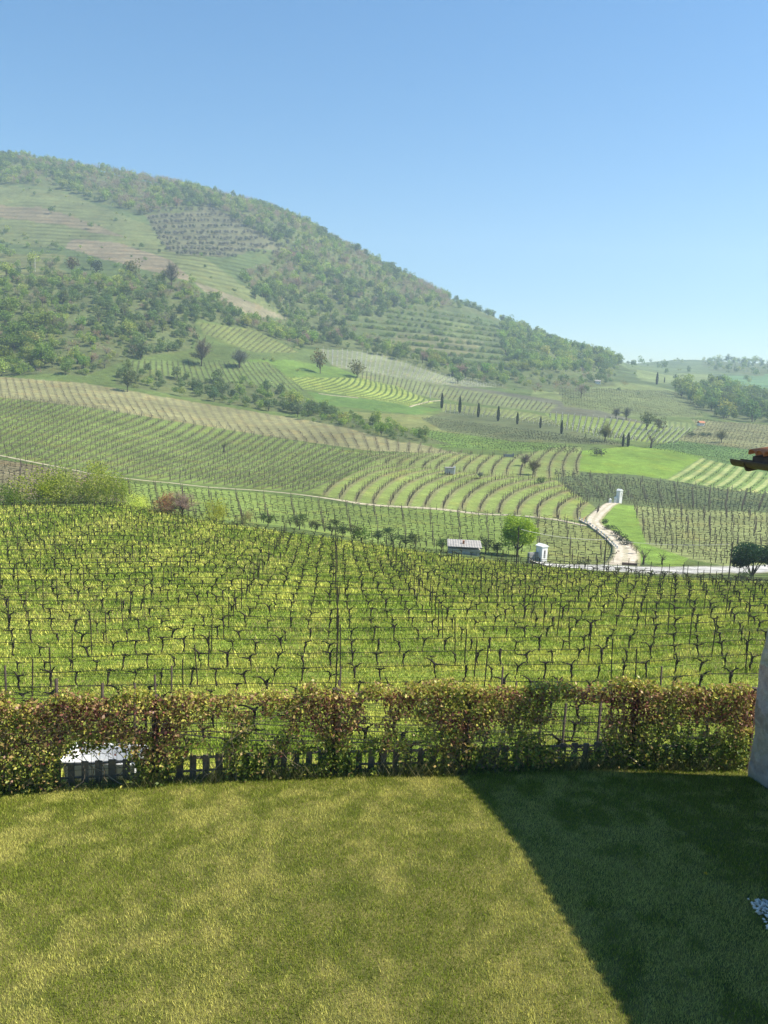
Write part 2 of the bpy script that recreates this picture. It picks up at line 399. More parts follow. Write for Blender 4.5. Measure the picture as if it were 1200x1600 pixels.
def at_su(q, s, u, bulge):
    u = u + bulge * 4 * s * (1 - s)
    A = q[0] + np.multiply.outer(s, q[1] - q[0]); B = q[3] + np.multiply.outer(s, q[2] - q[3])
    return A * (1 - u)[:, None] + B * u[:, None]

# vineyard below the garden
paint([(-300, 700), (0, 792), (230, 792), (320, 816), (480, 838), (600, 854), (700, 870), (800, 882), (900, 892), (1000, 902), (1250, 918), (1500, 1300), (-300, 1300)],
      (.20, .26, .045), 0, 108)
# upper grass slope and its bands
paint([(-50, 288), (100, 300), (240, 355), (330, 410), (450, 498), (400, 490), (300, 440), (220, 415), (110, 390), (-50, 372)], (.115, .13, .055), 500, 1100, 1)
paint([(-50, 318), (60, 322), (150, 350), (200, 372), (110, 352), (-50, 336)], (.15, .125, .08), 500, 1100, 1)
paint([(110, 372), (200, 384), (270, 408), (300, 440), (220, 420), (110, 392)], (.17, .14, .095), 500, 1100, 1)
paint([(300, 438), (400, 475), (455, 500), (400, 498), (330, 462)], (.17, .15, .10), 450, 1100, 1)
paint([(-50, 398), (110, 402), (100, 428), (-50, 436)], (.12, .125, .05), 450, 1100, 1)
# terraces
paint([(540, 480), (700, 490), (800, 512), (800, 585), (700, 562), (600, 545), (560, 530)], (.075, .095, .038), 480, 1100, 1)
paint([(610, 515), (760, 535), (740, 560), (600, 545)], (.12, .12, .06), 480, 1100, 1)
paint([(700, 505), (800, 515), (790, 530), (690, 522)], (.10, .12, .045), 480, 1100, 1)
# ridge land at right
paint([(960, 560), (1250, 560), (1250, 590), (1080, 585), (980, 578)], (.10, .13, .06), 700, 1e9, 1)
paint([(1130, 590), (1250, 582), (1250, 612), (1150, 604)], (.10, .17, .08), 600, 1e9, 1)
paint([(1000, 580), (1100, 582), (1130, 600), (1050, 598), (1000, 594)], (.14, .17, .07), 600, 1e9, 1)
# middle slope at right
paint([(830, 595), (1000, 600), (1060, 612), (1100, 650), (1010, 655), (900, 640), (830, 620)], (.13, .155, .06), 400, 900, 1)
paint([(700, 600), (870, 625), (1010, 660), (1000, 668), (850, 645), (700, 612)], (.10, .10, .07), 380, 900)
paint([(860, 610), (1000, 612), (1000, 632), (880, 628)], (.15, .17, .07), 400, 900, 1)
# clearings in the left wood
paint([(200, 562), (420, 566), (480, 612), (380, 606), (200, 582)], (.11, .15, .04), 380, 600, 1)
paint([(310, 505), (400, 515), (470, 552), (400, 552), (320, 522)], (.12, .145, .045), 400, 620, 1)
paint([(385, 562), (450, 562), (530, 575), (560, 588), (540, 592), (400, 588)], (.10, .155, .035), 380, 620)
paint([(480, 612), (640, 632), (690, 640), (650, 648), (500, 632)], (.085, .14, .035), 350, 520)
paint([(460, 640), (700, 650), (820, 668), (700, 680), (500, 650)], (.15, .16, .06), 330, 480)

cm_ = (GY > 460)
ROWC[cm_] = (GZ[cm_] + 5 * fbm(GX[cm_] / 60, GY[cm_] / 60, 151)) / 5.0
ROWM[cm_] = .75 * np.clip(fbm(GX[cm_] / 50, GY[cm_] / 50, 155) * 3 - 1, 0, 1) * np.clip((GY[cm_] - 460) / 60, 0, 1)
ROWCOL[cm_] = BASE[cm_] * np.array((.62, .66, .62))
# sunny vineyards of the far side, from the top down
field([(500, 545), (600, 553), (700, 580), (790, 606), (700, 602), (600, 590), (520, 572)], [(505, 574), (505, 546), (795, 606), (770, 612)], 3.0,
      (.15, .165, .09), (.20, .205, .15), .6, 0, 420, 640, (2.6, 1.9, .5, (.30, .31, .27), 1))
field([(560, 578), (700, 603), (870, 632), (860, 645), (700, 625), (640, 615), (560, 592)], [(560, 592), (560, 578), (870, 633), (860, 645)], 2.8,
      (.14, .16, .07), (.11, .115, .07), .7, 0, 400, 640, (1.6, 1.3, .5, (.09, .085, .055), 0))
field([(430, 590), (560, 590), (620, 603), (682, 630), (640, 634), (520, 614), (440, 603)], [(420, 602), (500, 587), (690, 628), (640, 638)], 3.4,
      (.20, .24, .06), (.08, .12, .03), .9, .05, 350, 560, (1.6, 1.1, .4, (.08, .10, .04), 0))
field([(690, 630), (800, 640), (880, 655), (1010, 688), (960, 690), (870, 668), (790, 655), (690, 645)], [(690, 647), (690, 630), (1010, 690), (960, 692)], 2.8,
      (.15, .17, .06), (.10, .11, .05), .7, 0, 330, 560, (1.8, 1.2, .4, (.07, .065, .04), 1))
field([(850, 645), (960, 655), (1080, 672), (1060, 695), (980, 690), (880, 672)], [(850, 680), (850, 645), (1090, 670), (1060, 700)], 2.6,
      (.15, .19, .05), (.075, .10, .035), .8, 0, 330, 560, (1.4, 1.3, .4, (.07, .075, .04), 1))
field([(1010, 655), (1090, 662), (1100, 672), (1040, 672)], [(1010, 672), (1010, 655), (1100, 662), (1100, 676)], 3.0,
      (.15, .18, .07), (.09, .12, .05), .8, 0, 400, 640, None)
field([(1080, 655), (1250, 668), (1250, 712), (1150, 700), (1060, 688), (1090, 668)], [(1060, 690), (1250, 716), (1250, 668), (1090, 655)], 3.2,
      (.17, .175, .08), (.13, .12, .065), .8, 0, 300, 620, (1.8, 1.1, .5, (.11, .10, .06), 0))
field([(700, 640), (860, 662), (960, 690), (1000, 700), (910, 700), (800, 690), (690, 672), (660, 655)], [(660, 655), (960, 692), (930, 702), (690, 676)], 2.6,
      (.10, .12, .05), (.07, .07, .045), .8, 0, 310, 520, (1.3, 1.2, .5, (.065, .06, .04), 0))
field([(640, 668), (800, 690), (910, 700), (900, 712), (800, 714), (700, 706)], [(640, 668), (910, 700), (905, 716), (700, 712)], 3.0,
      (.11, .17, .035), (.06, .085, .03), .8, 0, 280, 480, (1.4, 1.2, .4, (.06, .065, .035), 0))
field([(1000, 700), (1060, 690), (1150, 700), (1250, 716), (1250, 745), (1180, 735), (1095, 715)], [(1000, 702), (1250, 742), (1250, 716), (1060, 690)], 3.0,
      (.10, .165, .045), (.06, .10, .035), .8, 0, 260, 460, (1.5, 1.1, .4, (.05, .07, .035), 0))
paint([(905, 705), (985, 697), (1050, 703), (1100, 714), (1045, 748), (960, 742), (905, 736)], (.13, .20, .032), 200, 420)
field([(1040, 750), (1095, 715), (1180, 735), (1260, 750), (1260, 780), (1130, 764)], [(1030, 752), (1095, 713), (1290, 757), (1260, 790)], 3.4,
      (.12, .17, .05), (.28, .31, .12), .9, .02, 200, 400, (1.6, .8, .3, (.06, .08, .04), 0), 1.0)
field([(860, 735), (1000, 743), (1130, 764), (1260, 780), (1260, 802), (1080, 797), (965, 787), (930, 800), (890, 775)], [(860, 742), (1290, 780), (1270, 806), (890, 776)], 2.3,
      (.095, .12, .05), (.07, .08, .045), .6, 0, 175, 330, (1.0, 1.5, .45, (.13, .135, .095), 2))
field([(-40, 586), (130, 598), (300, 628), (470, 655), (560, 670), (700, 705), (790, 716), (700, 716), (560, 702), (420, 682), (300, 662), (150, 638), (-40, 616)],
      [(-60, 616), (-60, 584), (790, 706), (770, 722)], 3.2, (.185, .175, .09), (.15, .14, .075), .7, 0, 265, 420, (2.2, 1.2, .25, (.18, .155, .10), 0))
field([(-40, 616), (150, 638), (300, 662), (420, 682), (570, 708), (590, 722), (485, 770), (400, 763), (280, 753), (130, 736), (-40, 706)],
      [(-420, 700), (-180, 600), (640, 702), (470, 776)], 3.0, (.125, .165, .045), (.10, .095, .055), .7, 0, 160, 345, (1.3, 1.5, .5, (.085, .08, .055), 2))
field([(570, 708), (700, 708), (800, 712), (880, 698), (910, 700), (905, 742), (860, 748), (760, 742), (690, 736), (590, 722)],
      [(560, 722), (620, 704), (915, 700), (905, 752)], 3.8, (.15, .18, .06), (.165, .16, .075), .7, -.03, 190, 330, (1.0, 1.5, .5, (.075, .065, .05), 2))
field([(485, 770), (590, 722), (700, 735), (800, 745), (870, 750), (905, 775), (940, 800), (910, 815), (800, 804), (700, 796), (560, 786)],
      [(480, 774), (590, 721), (960, 772), (912, 822)], 4.4, (.165, .205, .06), (.18, .165, .085), .75, -.07, 150, 270, (.7, 1.5, .5, (.07, .06, .045), 2))
field([(-40, 712), (60, 728), (190, 750), (200, 790), (-40, 790)], [(-60, 712), (190, 752), (190, 800), (-60, 760)], 2.6, (.17, .14, .09), (.11, .12, .05), .7, 0, 122, 185,
      (1.3, 1.2, .4, (.07, .06, .045), 2))
field([(190, 754), (400, 770), (560, 790), (700, 798), (800, 806), (838, 812), (838, 872), (700, 860), (600, 852), (480, 838), (300, 812), (200, 790)],
      [(190, 756), (838, 808), (838, 876), (200, 800)], 2.5, (.15, .20, .05), (.13, .165, .05), .6, 0, 112, 182, (1.2, 1.1, .2, (.085, .08, .055), 3))
field([(838, 808), (905, 817), (935, 835), (965, 865), (962, 884), (900, 888), (838, 874)], [(830, 806), (960, 816), (985, 886), (830, 876)], 2.4,
      (.15, .17, .06), (.12, .13, .05), .6, 0, 108, 165, (1.2, 1.3, .25, (.075, .065, .05), 3))
field([(985, 790), (1080, 797), (1260, 803), (1260, 884), (1130, 884), (1070, 872), (1010, 850)], [(975, 790), (1270, 803), (1270, 888), (985, 872)], 2.3,
      (.18, .20, .08), (.13, .135, .06), .6, 0, 108, 195, (1.0, 1.25, .22, (.085, .075, .05), 3))
paint([(938, 818), (960, 788), (990, 790), (1010, 850), (1075, 872), (1060, 892), (1000, 878), (965, 842)], (.14, .21, .04), 100, 200)

field([(200, 562), (420, 566), (480, 612), (380, 606), (200, 582)], [(190, 606), (200, 560), (430, 566), (480, 616)], 3.0, (.105, .14, .045), (.07, .085, .035), .7, 0, 380, 600,
      (1.8, 1.2, .4, (.07, .07, .04), 0))
field([(310, 505), (400, 515), (470, 552), (400, 552), (320, 522)], [(300, 525), (320, 503), (470, 545), (450, 560)], 3.2, (.125, .145, .05), (.08, .09, .04), .7, 0, 400, 620,
      (2.0, 1.2, .4, (.08, .075, .045), 0))
field([(870, 606), (1060, 612), (1100, 650), (1010, 652), (880, 634)], [(870, 610), (1070, 612), (1100, 652), (870, 636)], 3.4, (.125, .15, .06), (.085, .095, .045), .7, .02, 400, 900,
      (2.4, 1.3, .4, (.085, .08, .05), 0))
# woods darken the ground they stand on with leaf litter
WOODS = [
 ('upper', [(-60, 235), (200, 275), (300, 290), (450, 330), (560, 375), (620, 410), (700, 455), (705, 488), (560, 482), (480, 472), (400, 470), (380, 440), (450, 395), (330, 322), (225, 335), (180, 325), (100, 298), (-60, 285)], 560, 1120),
 ('valley', [(380, 438), (480, 470), (600, 482), (600, 500), (540, 505), (560, 530), (700, 566), (790, 590), (790, 608), (700, 588), (600, 556), (520, 545), (455, 540), (450, 500)], 500, 900),
 ('right', [(780, 508), (850, 505), (965, 555), (970, 580), (900, 584), (800, 580), (785, 548)], 560, 1100),
 ('crest', [(700, 455), (800, 495), (920, 540), (1000, 556), (990, 566), (900, 545), (800, 508), (700, 478)], 700, 1250),
 ('left', [(-60, 440), (200, 436), (290, 442), (330, 468), (460, 520), (475, 550), (400, 515), (310, 500), (300, 545), (200, 560), (130, 588), (-60, 588)], 380, 600),
 ('leftlow', [(180, 578), (300, 590), (400, 600), (470, 615), (490, 648), (440, 645), (300, 622), (180, 600)], 350, 520),
 ('belt', [(470, 632), (600, 660), (690, 690), (740, 706), (700, 712), (620, 690), (540, 668), (470, 655)], 290, 430),
 ('farright', [(1050, 612), (1130, 606), (1260, 636), (1260, 668), (1130, 656), (1090, 640)], 470, 900),
 ('ridge', [(1100, 560), (1260, 560), (1260, 582), (1180, 588), (1100, 575)], 900, 1700),
 ('midright', [(790, 585), (890, 585), (960, 585), (960, 600), (880, 612), (810, 606)], 480, 800),
]
for nm, poly, d0, d1 in WOODS:
    paint(poly, (.085, .10, .042), d0, d1, 1)
paint([(225, 335), (330, 322), (450, 390), (350, 402), (260, 392)], (.10, .10, .06), 560, 1000, 1)
# bank under the road wall
paint([(905, 812), (955, 785), (963, 788), (930, 808), (915, 818)], (.24, .18, .10), 120, 230)

BASE[GY > 100] *= np.array((1.12, 1.15, 1.05))
na, nl = GX.shape
idx = np.arange(na * nl).reshape(na, nl)
quads = np.stack([idx[:-1, :-1], idx[1:, :-1], idx[1:, 1:], idx[:-1, 1:]], -1).reshape(-1, 4)
me = mesh_np('terrain', np.stack([GX, GY, GZ], -1), quads, None, True,
             {'base': BASE.reshape(-1, 3), 'rowcol': ROWCOL.reshape(-1, 3), 'rowc': ROWC.ravel(), 'rowm': ROWM.ravel()})
tag(obj('terrain', me, M_land), kind='structure')

# ---------------------------------------------------------------- roads and tracks: ribbons just above the land
M_road = simple_mat('pale_dirt_road', (.42, .36, .27), (.62, .55, .44), .8, .95, .3, 6)
def road_mat(name, c1, c2, verge, mid):
    m, t, N, L = new_mat(name); p = N.new('ShaderNodeBsdfPrincipled'); o = N.new('ShaderNodeOutputMaterial'); L.new(p.outputs[0], o.inputs[0])
    p.inputs['Roughness'].default_value = .95; nz = noise_node(N, L, 1.1, 7, rough=.7); cr = N.new('ShaderNodeValToRGB')
    cr.color_ramp.elements[0].position = .35; cr.color_ramp.elements[0].color = (*c1, 1); cr.color_ramp.elements[1].position = .65; cr.color_ramp.elements[1].color = (*c2, 1)
    L.new(nz.outputs['Fac'], cr.inputs[0]); a = N.new('ShaderNodeAttribute'); a.attribute_name = 'across'
    r2 = N.new('ShaderNodeValToRGB'); r2.color_ramp.elements[0].position = 0; r2.color_ramp.elements[0].color = (mid, mid, mid, 1)
    for ps, v in ((.14, mid), (.24, 0), (.62, 0), (.84, .9)):
        e = r2.color_ramp.elements.new(ps); e.color = (v, v, v, 1)
    n2 = noise_node(N, L, .9, 5); sb = N.new('ShaderNodeMath'); sb.operation = 'MULTIPLY_ADD'; sb.inputs[1].default_value = .5; L.new(n2.outputs['Fac'], sb.inputs[0])
    s2 = N.new('ShaderNodeMath'); s2.operation = 'SUBTRACT'; s2.inputs[1].default_value = .25; L.new(a.outputs['Fac'], s2.inputs[0]); L.new(s2.outputs[0], sb.inputs[2])
    L.new(sb.outputs[0], r2.inputs[0]); mx = N.new('ShaderNodeMixRGB'); L.new(r2.outputs[0], mx.inputs[0]); L.new(cr.outputs[0], mx.inputs[1]); mx.inputs[2].default_value = (*verge, 1)
    L.new(mx.outputs[0], p.inputs['Base Color']); return m
M_asph2 = road_mat('patched_concrete_road', (.36, .35, .32), (.54, .52, .48), (.18, .19, .09), 0)
M_road2 = road_mat('rutted_dirt_road', (.36, .30, .21), (.60, .53, .42), (.20, .20, .08), .35)
M_track = simple_mat('earth_track', (.28, .25, .15), (.46, .40, .28), .8, .95, .3, 6)
M_asph = simple_mat('pale_concrete_road', (.36, .35, .33), (.50, .49, .46), 1.2, .9, .2, 8)
def ribbon(name, pts, wd, mat, dmin, dmax, lift=.06, nseg=90):
    P = np.array([cast(x, y, dmin, dmax)[:2] for x, y in pts]); W = np.array(wd, float) if isinstance(wd, (list, tuple)) else np.full(len(P), float(wd))
    tt = np.concatenate([[0], np.cumsum(np.linalg.norm(np.diff(P, axis=0), axis=1))]); g = np.linspace(0, tt[-1], nseg)
    Q = np.stack([np.interp(g, tt, P[:, 0]), np.interp(g, tt, P[:, 1])], 1); Wg = np.interp(g, tt, W)
    for _ in range(6):
        Q[1:-1] = (Q[:-2] + 2 * Q[1:-1] + Q[2:]) / 4
    d = np.gradient(Q, axis=0); d /= np.linalg.norm(d, axis=1, keepdims=True) + 1e-9; nn = np.stack([-d[:, 1], d[:, 0]], 1)
    Wg = Wg * (1 + .12 * (vnoise(g / 3, g * 0, 4) - .5))
    rows = []
    for k in np.linspace(-.5, .5, 9):
        R = Q + nn * (Wg * k)[:, None]; rows.append(np.stack([R[:, 0], R[:, 1], zat(R[:, 0], R[:, 1])], 1))
    R = np.stack(rows, 0); zc = R[:, :, 2].max(0) + lift; R[:, :, 2] = zc[None]
    # skirts down into the ground on both sides
    R = np.concatenate([R[:1] - np.array([0, 0, 1.2]), R, R[-1:] - np.array([0, 0, 1.2])], 0)
    k_, m_ = R.shape[:2]; ix = np.arange(k_ * m_).reshape(k_, m_)
    q = np.stack([ix[:-1, :-1], ix[1:, :-1], ix[1:, 1:], ix[:-1, 1:]], -1).reshape(-1, 4)
    ac = np.concatenate([[1.], np.abs(np.linspace(-1, 1, 9)), [1.]]); ac = np.repeat(ac[:, None], m_, 1)
    return tag(obj(name, mesh_np(name, R.reshape(-1, 3), q, None, True, {'across': ac.ravel()}), mat), kind='structure'), Q
ribbon('road', [(840, 884), (900, 890), (960, 893), (1050, 896), (1140, 893), (1260, 890)], [3.5, 4, 5, 5, 5, 5], M_asph2, 100, 125)
ribbon('dirt_road', [(968, 890), (976, 877), (979, 864), (972, 850), (959, 838), (942, 828), (928, 820), (927, 812), (938, 800), (950, 790), (960, 785)],
       [5.4, 4.6, 4.0, 3.6, 3.1, 3.0, 3.1, 3.3, 3.1, 2.9, 2.8], M_road2, 100, 240)
_, TRK = ribbon('track', [(-60, 700), (0, 712), (60, 724), (130, 738), (200, 748), (280, 756), (400, 766), (470, 773), (560, 787), (700, 797), (800, 805), (870, 812), (915, 822)],
       [.9] * 4 + [.8] * 4 + [2.0, 2.4, 1.6, 1.4, 1.4], M_track, 130, 230, .05, 160)
ribbon('field_path', [(498, 615), (520, 618), (560, 622)], 1.3, M_track, 300, 520, .1, 20)
ribbon('field_path', [(640, 636), (665, 628), (690, 626)], 1.3, M_track, 300, 520, .1, 20)

# ---------------------------------------------------------------- lawn
HL = np.array([[-7.2, 11.2], [-4.0, 11.75], [-1.5, 12.15], [1.5, 12.5], [4.0, 12.92], [9.0, 13.3]])   # line of the fence
def fence_y(x): return np.interp(x, HL[:, 0], HL[:, 1])
def lawn_z(x, y):
    e = np.clip((y - (fence_y(x) - 3.2)) / 3.2, 0, 1.4)
    return -.22 * e * e + .10 * (fbm(x / 3.5, y / 3.5, 31) - .5) - .03 * np.clip(-x, 0, 9) * np.clip((y - 5) / 7, 0, 1)
gx = np.linspace(-16, 12, 141); u = np.linspace(0, 1, 91)
LX, U = np.meshgrid(gx, u, indexing='ij'); LY = -3 + U * (fence_y(LX) + .55 + 3)
LZ = lawn_z(LX, LY); LZ[:, -1] -= .8
na2, nu = LX.shape; ix = np.arange(na2 * nu).reshape(na2, nu)
q = np.stack([ix[:-1, :-1], ix[1:, :-1], ix[1:, 1:], ix[:-1, 1:]], -1).reshape(-1, 4)
M_lawn = simple_mat('lawn_ground', (.07, .08, .015), (.18, .16, .05), 2.2, .95, .8, 60, detail=8)
tag(obj('lawn', mesh_np('lawn', np.stack([LX, LY, LZ], -1), q, None, True), M_lawn), kind='structure')

GREEN = np.array((.185, .24, .018)); STRAW = np.array((.60, .57, .155)); FRESH = np.array((.28, .36, .03))
def blades(n_, x0, x1, yf0, yf1, hfun, wid, colfun, zfun, lean=.5, dens=None):
    x = rng.uniform(x0, x1, n_); k = rng.uniform(0, 1, n_); y = yf0 + k * (yf1(x) - yf0)
    pxx, pyy = project(x, y, np.zeros(n_)); keep = (pxx > -60) & (pxx < 1260) & (pyy < 1680)
    if dens is not None: keep &= dens(x, y)
    x, y = x[keep], y[keep]; n2 = len(x); z = zfun(x, y) - .004
    h = hfun(x, y) * rng.uniform(.6, 1.25, n2); an = rng.uniform(0, 2 * pi, n2); ln = rng.uniform(.1, lean, n2) * h * 1.6
    ld = rng.uniform(0, 2 * pi, n2); wv = wid * rng.uniform(.7, 1.3, n2)
    b = np.stack([x, y, z], 1); s = np.stack([np.cos(an), np.sin(an), 0 * an], 1) * wv[:, None] / 2
    tip = b + np.stack([np.cos(ld) * ln, np.sin(ld) * ln, h], 1)
    V = np.stack([b - s, b + s, tip], 1).reshape(-1, 3)
    return V, np.arange(n2 * 3).reshape(-1, 3), np.repeat(colfun(x, y, n2), 3, 0)
def lawn_col(x, y, n2):
    a = fbm(x / .8 + 3, y / 1.0, 41, 5); bb = fbm(x / .22, y / .22, 45, 3); c = fbm(x / 4, y / 4, 49, 2)
    wgt = np.clip((a - .5) * 3.5 + (bb - .5) * 2.2 + (c - .5) * 1.1 + .46, 0, 1)
    wgt = np.clip(wgt + rng.normal(0, .36, n2), 0, 1)[:, None]
    cg = GREEN * (1 - .5 * bb[:, None]) + FRESH * .5 * bb[:, None]
    return cg * (1 - wgt) + STRAW * wgt
V, Fq, cc = blades(820000, -7.5, 6.4, 4.6, lambda x: fence_y(x) + .1, lambda x, y: .036 + .010 * vnoise(x * 2, y * 2, 5), .006, lawn_col, lawn_z)
tag(obj('grass', mesh_np('lawn_grass', V, Fq, cc), M_blade), 'short mown lawn grass, green with straw-coloured patches', 'grass', kind='stuff')
# dandelion in the shade
p0 = None
def lawn_hit(px, py):
    a, _, t = ray(px, py); Y = CH / -t
    for _ in range(6): Y = (CH - float(lawn_z(a * Y, Y))) / -t
    return np.array([a * Y, Y, float(lawn_z(a * Y, Y))])
P = lawn_hit(1102, 1371)
d = empty('dandelion', P, label='small yellow dandelion flower alone in the shaded lawn', cat='flower')
mb = MB(); mb.tube([(0, 0, 0), (0.004, 0, .03), (0, 0, .055)], .003, 5); obj('stem', mb.mesh('dandelion_stem'), simple_mat('flower_stem', (.1, .15, .03)), d)
Vv, Ff = [], []
for k in range(34):
    an = k * 2.4; r1 = .012 + .014 * (k % 3) / 2; zz = .055 + .008 * (2 - k % 3)
    cx, sx = cos(an), sin(an); b_ = len(Vv)
    Vv += [(0, 0, .052), (cx * r1 - sx * .004, sx * r1 + cx * .004, zz), (cx * r1 * 1.15, sx * r1 * 1.15, zz), (cx * r1 + sx * .004, sx * r1 - cx * .004, zz)]
    Ff.append((b_, b_ + 1, b_ + 2, b_ + 3))
obj('petals', mesh_np('dandelion_petals', Vv, Ff), simple_mat('yellow_petals', (.75, .55, .03)), d)

# ---------------------------------------------------------------- garden wing with stone wall, tiled roof and gutter
dw = np.array((.20, -.98)); nw = np.array((.998, -.06))      # along the wall towards the camera; into the building
_a = ray(1170, 1220)[0]; c0 = np.array((_a * 12.74, 12.74)); WL, WD, WH = 14.0, 7.0, 5.08
def W(u_, v_, z_): q_ = c0 + dw * u_ + nw * v_; return (q_[0], q_[1], z_)
hs = empty('house_wing', W(WL / 2, WD / 2, 0), label='stone walled house corner with red tiled roof at the right edge', cat='house')
def wobj(name, me, mat, par=None):
    o_ = obj(name, me, mat, par or hs)
    if (par or hs) is hs: o_.matrix_parent_inverse = hs.matrix_world.inverted() if False else Matrix.Translation(-Vector(hs.location))
    return o_
def skin_wall(p0_, p1_, z0, z1, nx, nz, amp, outn, batter=.02):
    """a rough wall face, leaning in slightly with height"""
    g1 = np.linspace(0, 1, nx); g2 = np.linspace(0, 1, nz); G1, G2 = np.meshgrid(g1, g2, indexing='ij')
    ln_ = math.hypot(*(np.array(p1_) - np.array(p0_)))
    off = amp * (fbm(G1 * ln_ * 1.6, G2 * (z1 - z0) * 1.6, 61, 4) - .5) * 2 + batter * (1 - G2) ** 2
    X_ = p0_[0] + (p1_[0] - p0_[0]) * G1 + outn[0] * off; Y_ = p0_[1] + (p1_[1] - p0_[1]) * G1 + outn[1] * off
    Z_ = z0 + (z1 - z0) * G2
    ii = np.arange(nx * nz).reshape(nx, nz)
    return np.stack([X_, Y_, Z_], -1).reshape(-1, 3), np.stack([ii[:-1, :-1], ii[1:, :-1], ii[1:, 1:], ii[:-1, 1:]], -1).reshape(-1, 4)
Va, Fa_ = skin_wall(c0, c0 + dw * WL, -.6, WH, 220, 90, .035, -nw)
Vb, Fb_ = skin_wall(c0, c0 + nw * WD, -1.2, WH, 120, 90, .05, -dw)
# join the corner: both faces share one corner line
ca_ = Va[:90]; cb_ = Vb[:90]; mid_ = (ca_ + cb_) - np.array([[c0[0], c0[1], 0]]) - np.array([0, 0, 1]) * cb_[:, 2:3] * 1
ca_[:, :2] = mid_[:, :2]; ca2 = ca_.copy(); Vb[:90, :2] = ca2[:, :2]; Vb[:90, 2] = ca2[:, 2]; Va[:90] = ca2
Vc, Fc_ = skin_wall(c0 + dw * WL, c0 + dw * WL + nw * WD, -.6, WH, 20, 10, .0, dw, 0)
Vd, Fd_ = skin_wall(c0 + nw * WD, c0 + nw * WD + dw * WL, -1.2, WH, 20, 10, .0, nw, 0)
n1_, n2_, n3_ = len(Va), len(Va) + len(Vb), len(Va) + len(Vb) + len(Vc)
wobj('wall', mesh_np('stone_wall', np.concatenate([Va, Vb, Vc, Vd]), np.concatenate([Fa_, Fb_ + n1_, Fc_ + n2_, Fd_ + n3_]), None, True), M_stone)
OV, EZ, PIT = .47, 5.22, radians(17)          # eaves overhang, eaves height, roof pitch
GOV = .10                                     # overhang at the far gable
mb = MB()
hr = (WD / 2 + OV) * math.tan(PIT)
for z_, k_ in ((0, 0),):
    a0 = [W(-GOV, -OV, EZ), W(WL, -OV, EZ), W(WL, WD / 2, EZ + hr), W(-GOV, WD / 2, EZ + hr)]
    a1 = [W(-GOV, WD + OV, EZ), W(-GOV, WD / 2, EZ + hr), W(WL, WD / 2, EZ + hr), W(WL, WD + OV, EZ)]
    for q4 in (a0, a1):
        lo = [(x, y, z - .09) for x, y, z in q4]
        mb.add(q4 + lo, [(0, 1, 2, 3), (7, 6, 5, 4), (0, 4, 5, 1), (1, 5, 6, 2), (2, 6, 7, 3), (3, 7, 4, 0)])
rf = wobj('roof', mb.mesh('roof_deck'), M_postw)
# gable infill
mb = MB(); mb.add([W(0.02, 0, WH), W(0.02, WD, WH), W(.02, WD / 2, EZ + hr - .1), W(.3, 0, WH), W(.3, WD, WH), W(.3, WD / 2, EZ + hr - .1)],
                  [(0, 1, 2), (5, 4, 3), (0, 2, 5, 3), (1, 4, 5, 2), (0, 3, 4, 1)])
wobj('gable', mb.mesh('gable'), M_stone)
# barrel tiles, first course along the visible slope
tv, tf = [], []
TW = .19
for i in range(int((WL + GOV) / TW)):
    u0 = -GOV + TW * .5 + i * TW
    for half, (sgn, vbase) in enumerate(((1, -OV), )):
        nlen = 9
        for c_ in range(nlen):
            s0 = c_ * .42; s1 = s0 + .47
            if s1 * cos(PIT) > WD / 2 + OV: break
            b_ = len(tv); nseg = 7
            for e_, sv in enumerate((s0 - (.06 if c_ == 0 else 0), s1)):
                rr = (.098 - .018 * e_); lift = .035 * (1 - e_) + .01
                for k in range(nseg + 1):
                    an = pi * k / nseg
                    vv = vbase + sv * cos(PIT) - sin(PIT) * (rr * sin(an) + lift) ; zz = EZ + sv * sin(PIT) + cos(PIT) * (rr * sin(an) * .95 + lift)
                    tv.append(W(u0 + rr * cos(an), vv, zz))
                for k in range(nseg + 1):
                    an = pi * k / nseg; r2 = rr - .014
                    vv = vbase + sv * cos(PIT) - sin(PIT) * (r2 * sin(an) + lift); zz = EZ + sv * sin(PIT) + cos(PIT) * (r2 * sin(an) * .95 + lift)
                    tv.append(W(u0 + r2 * cos(an), vv, zz))
            st_ = 2 * (nseg + 1)
            for k in range(nseg):
                tf.append((b_ + k, b_ + k + 1, b_ + st_ + k + 1, b_ + st_ + k))
                tf.append((b_ + nseg + 1 + k, b_ + st_ + nseg + 1 + k, b_ + st_ + nseg + 2 + k, b_ + nseg + 2 + k))
                tf.append((b_ + k, b_ + nseg + 1 + k, b_ + nseg + 2 + k, b_ + k + 1))
t_ = obj('roof_tiles', mesh_np('roof_tiles', tv, tf), M_terra, rf)
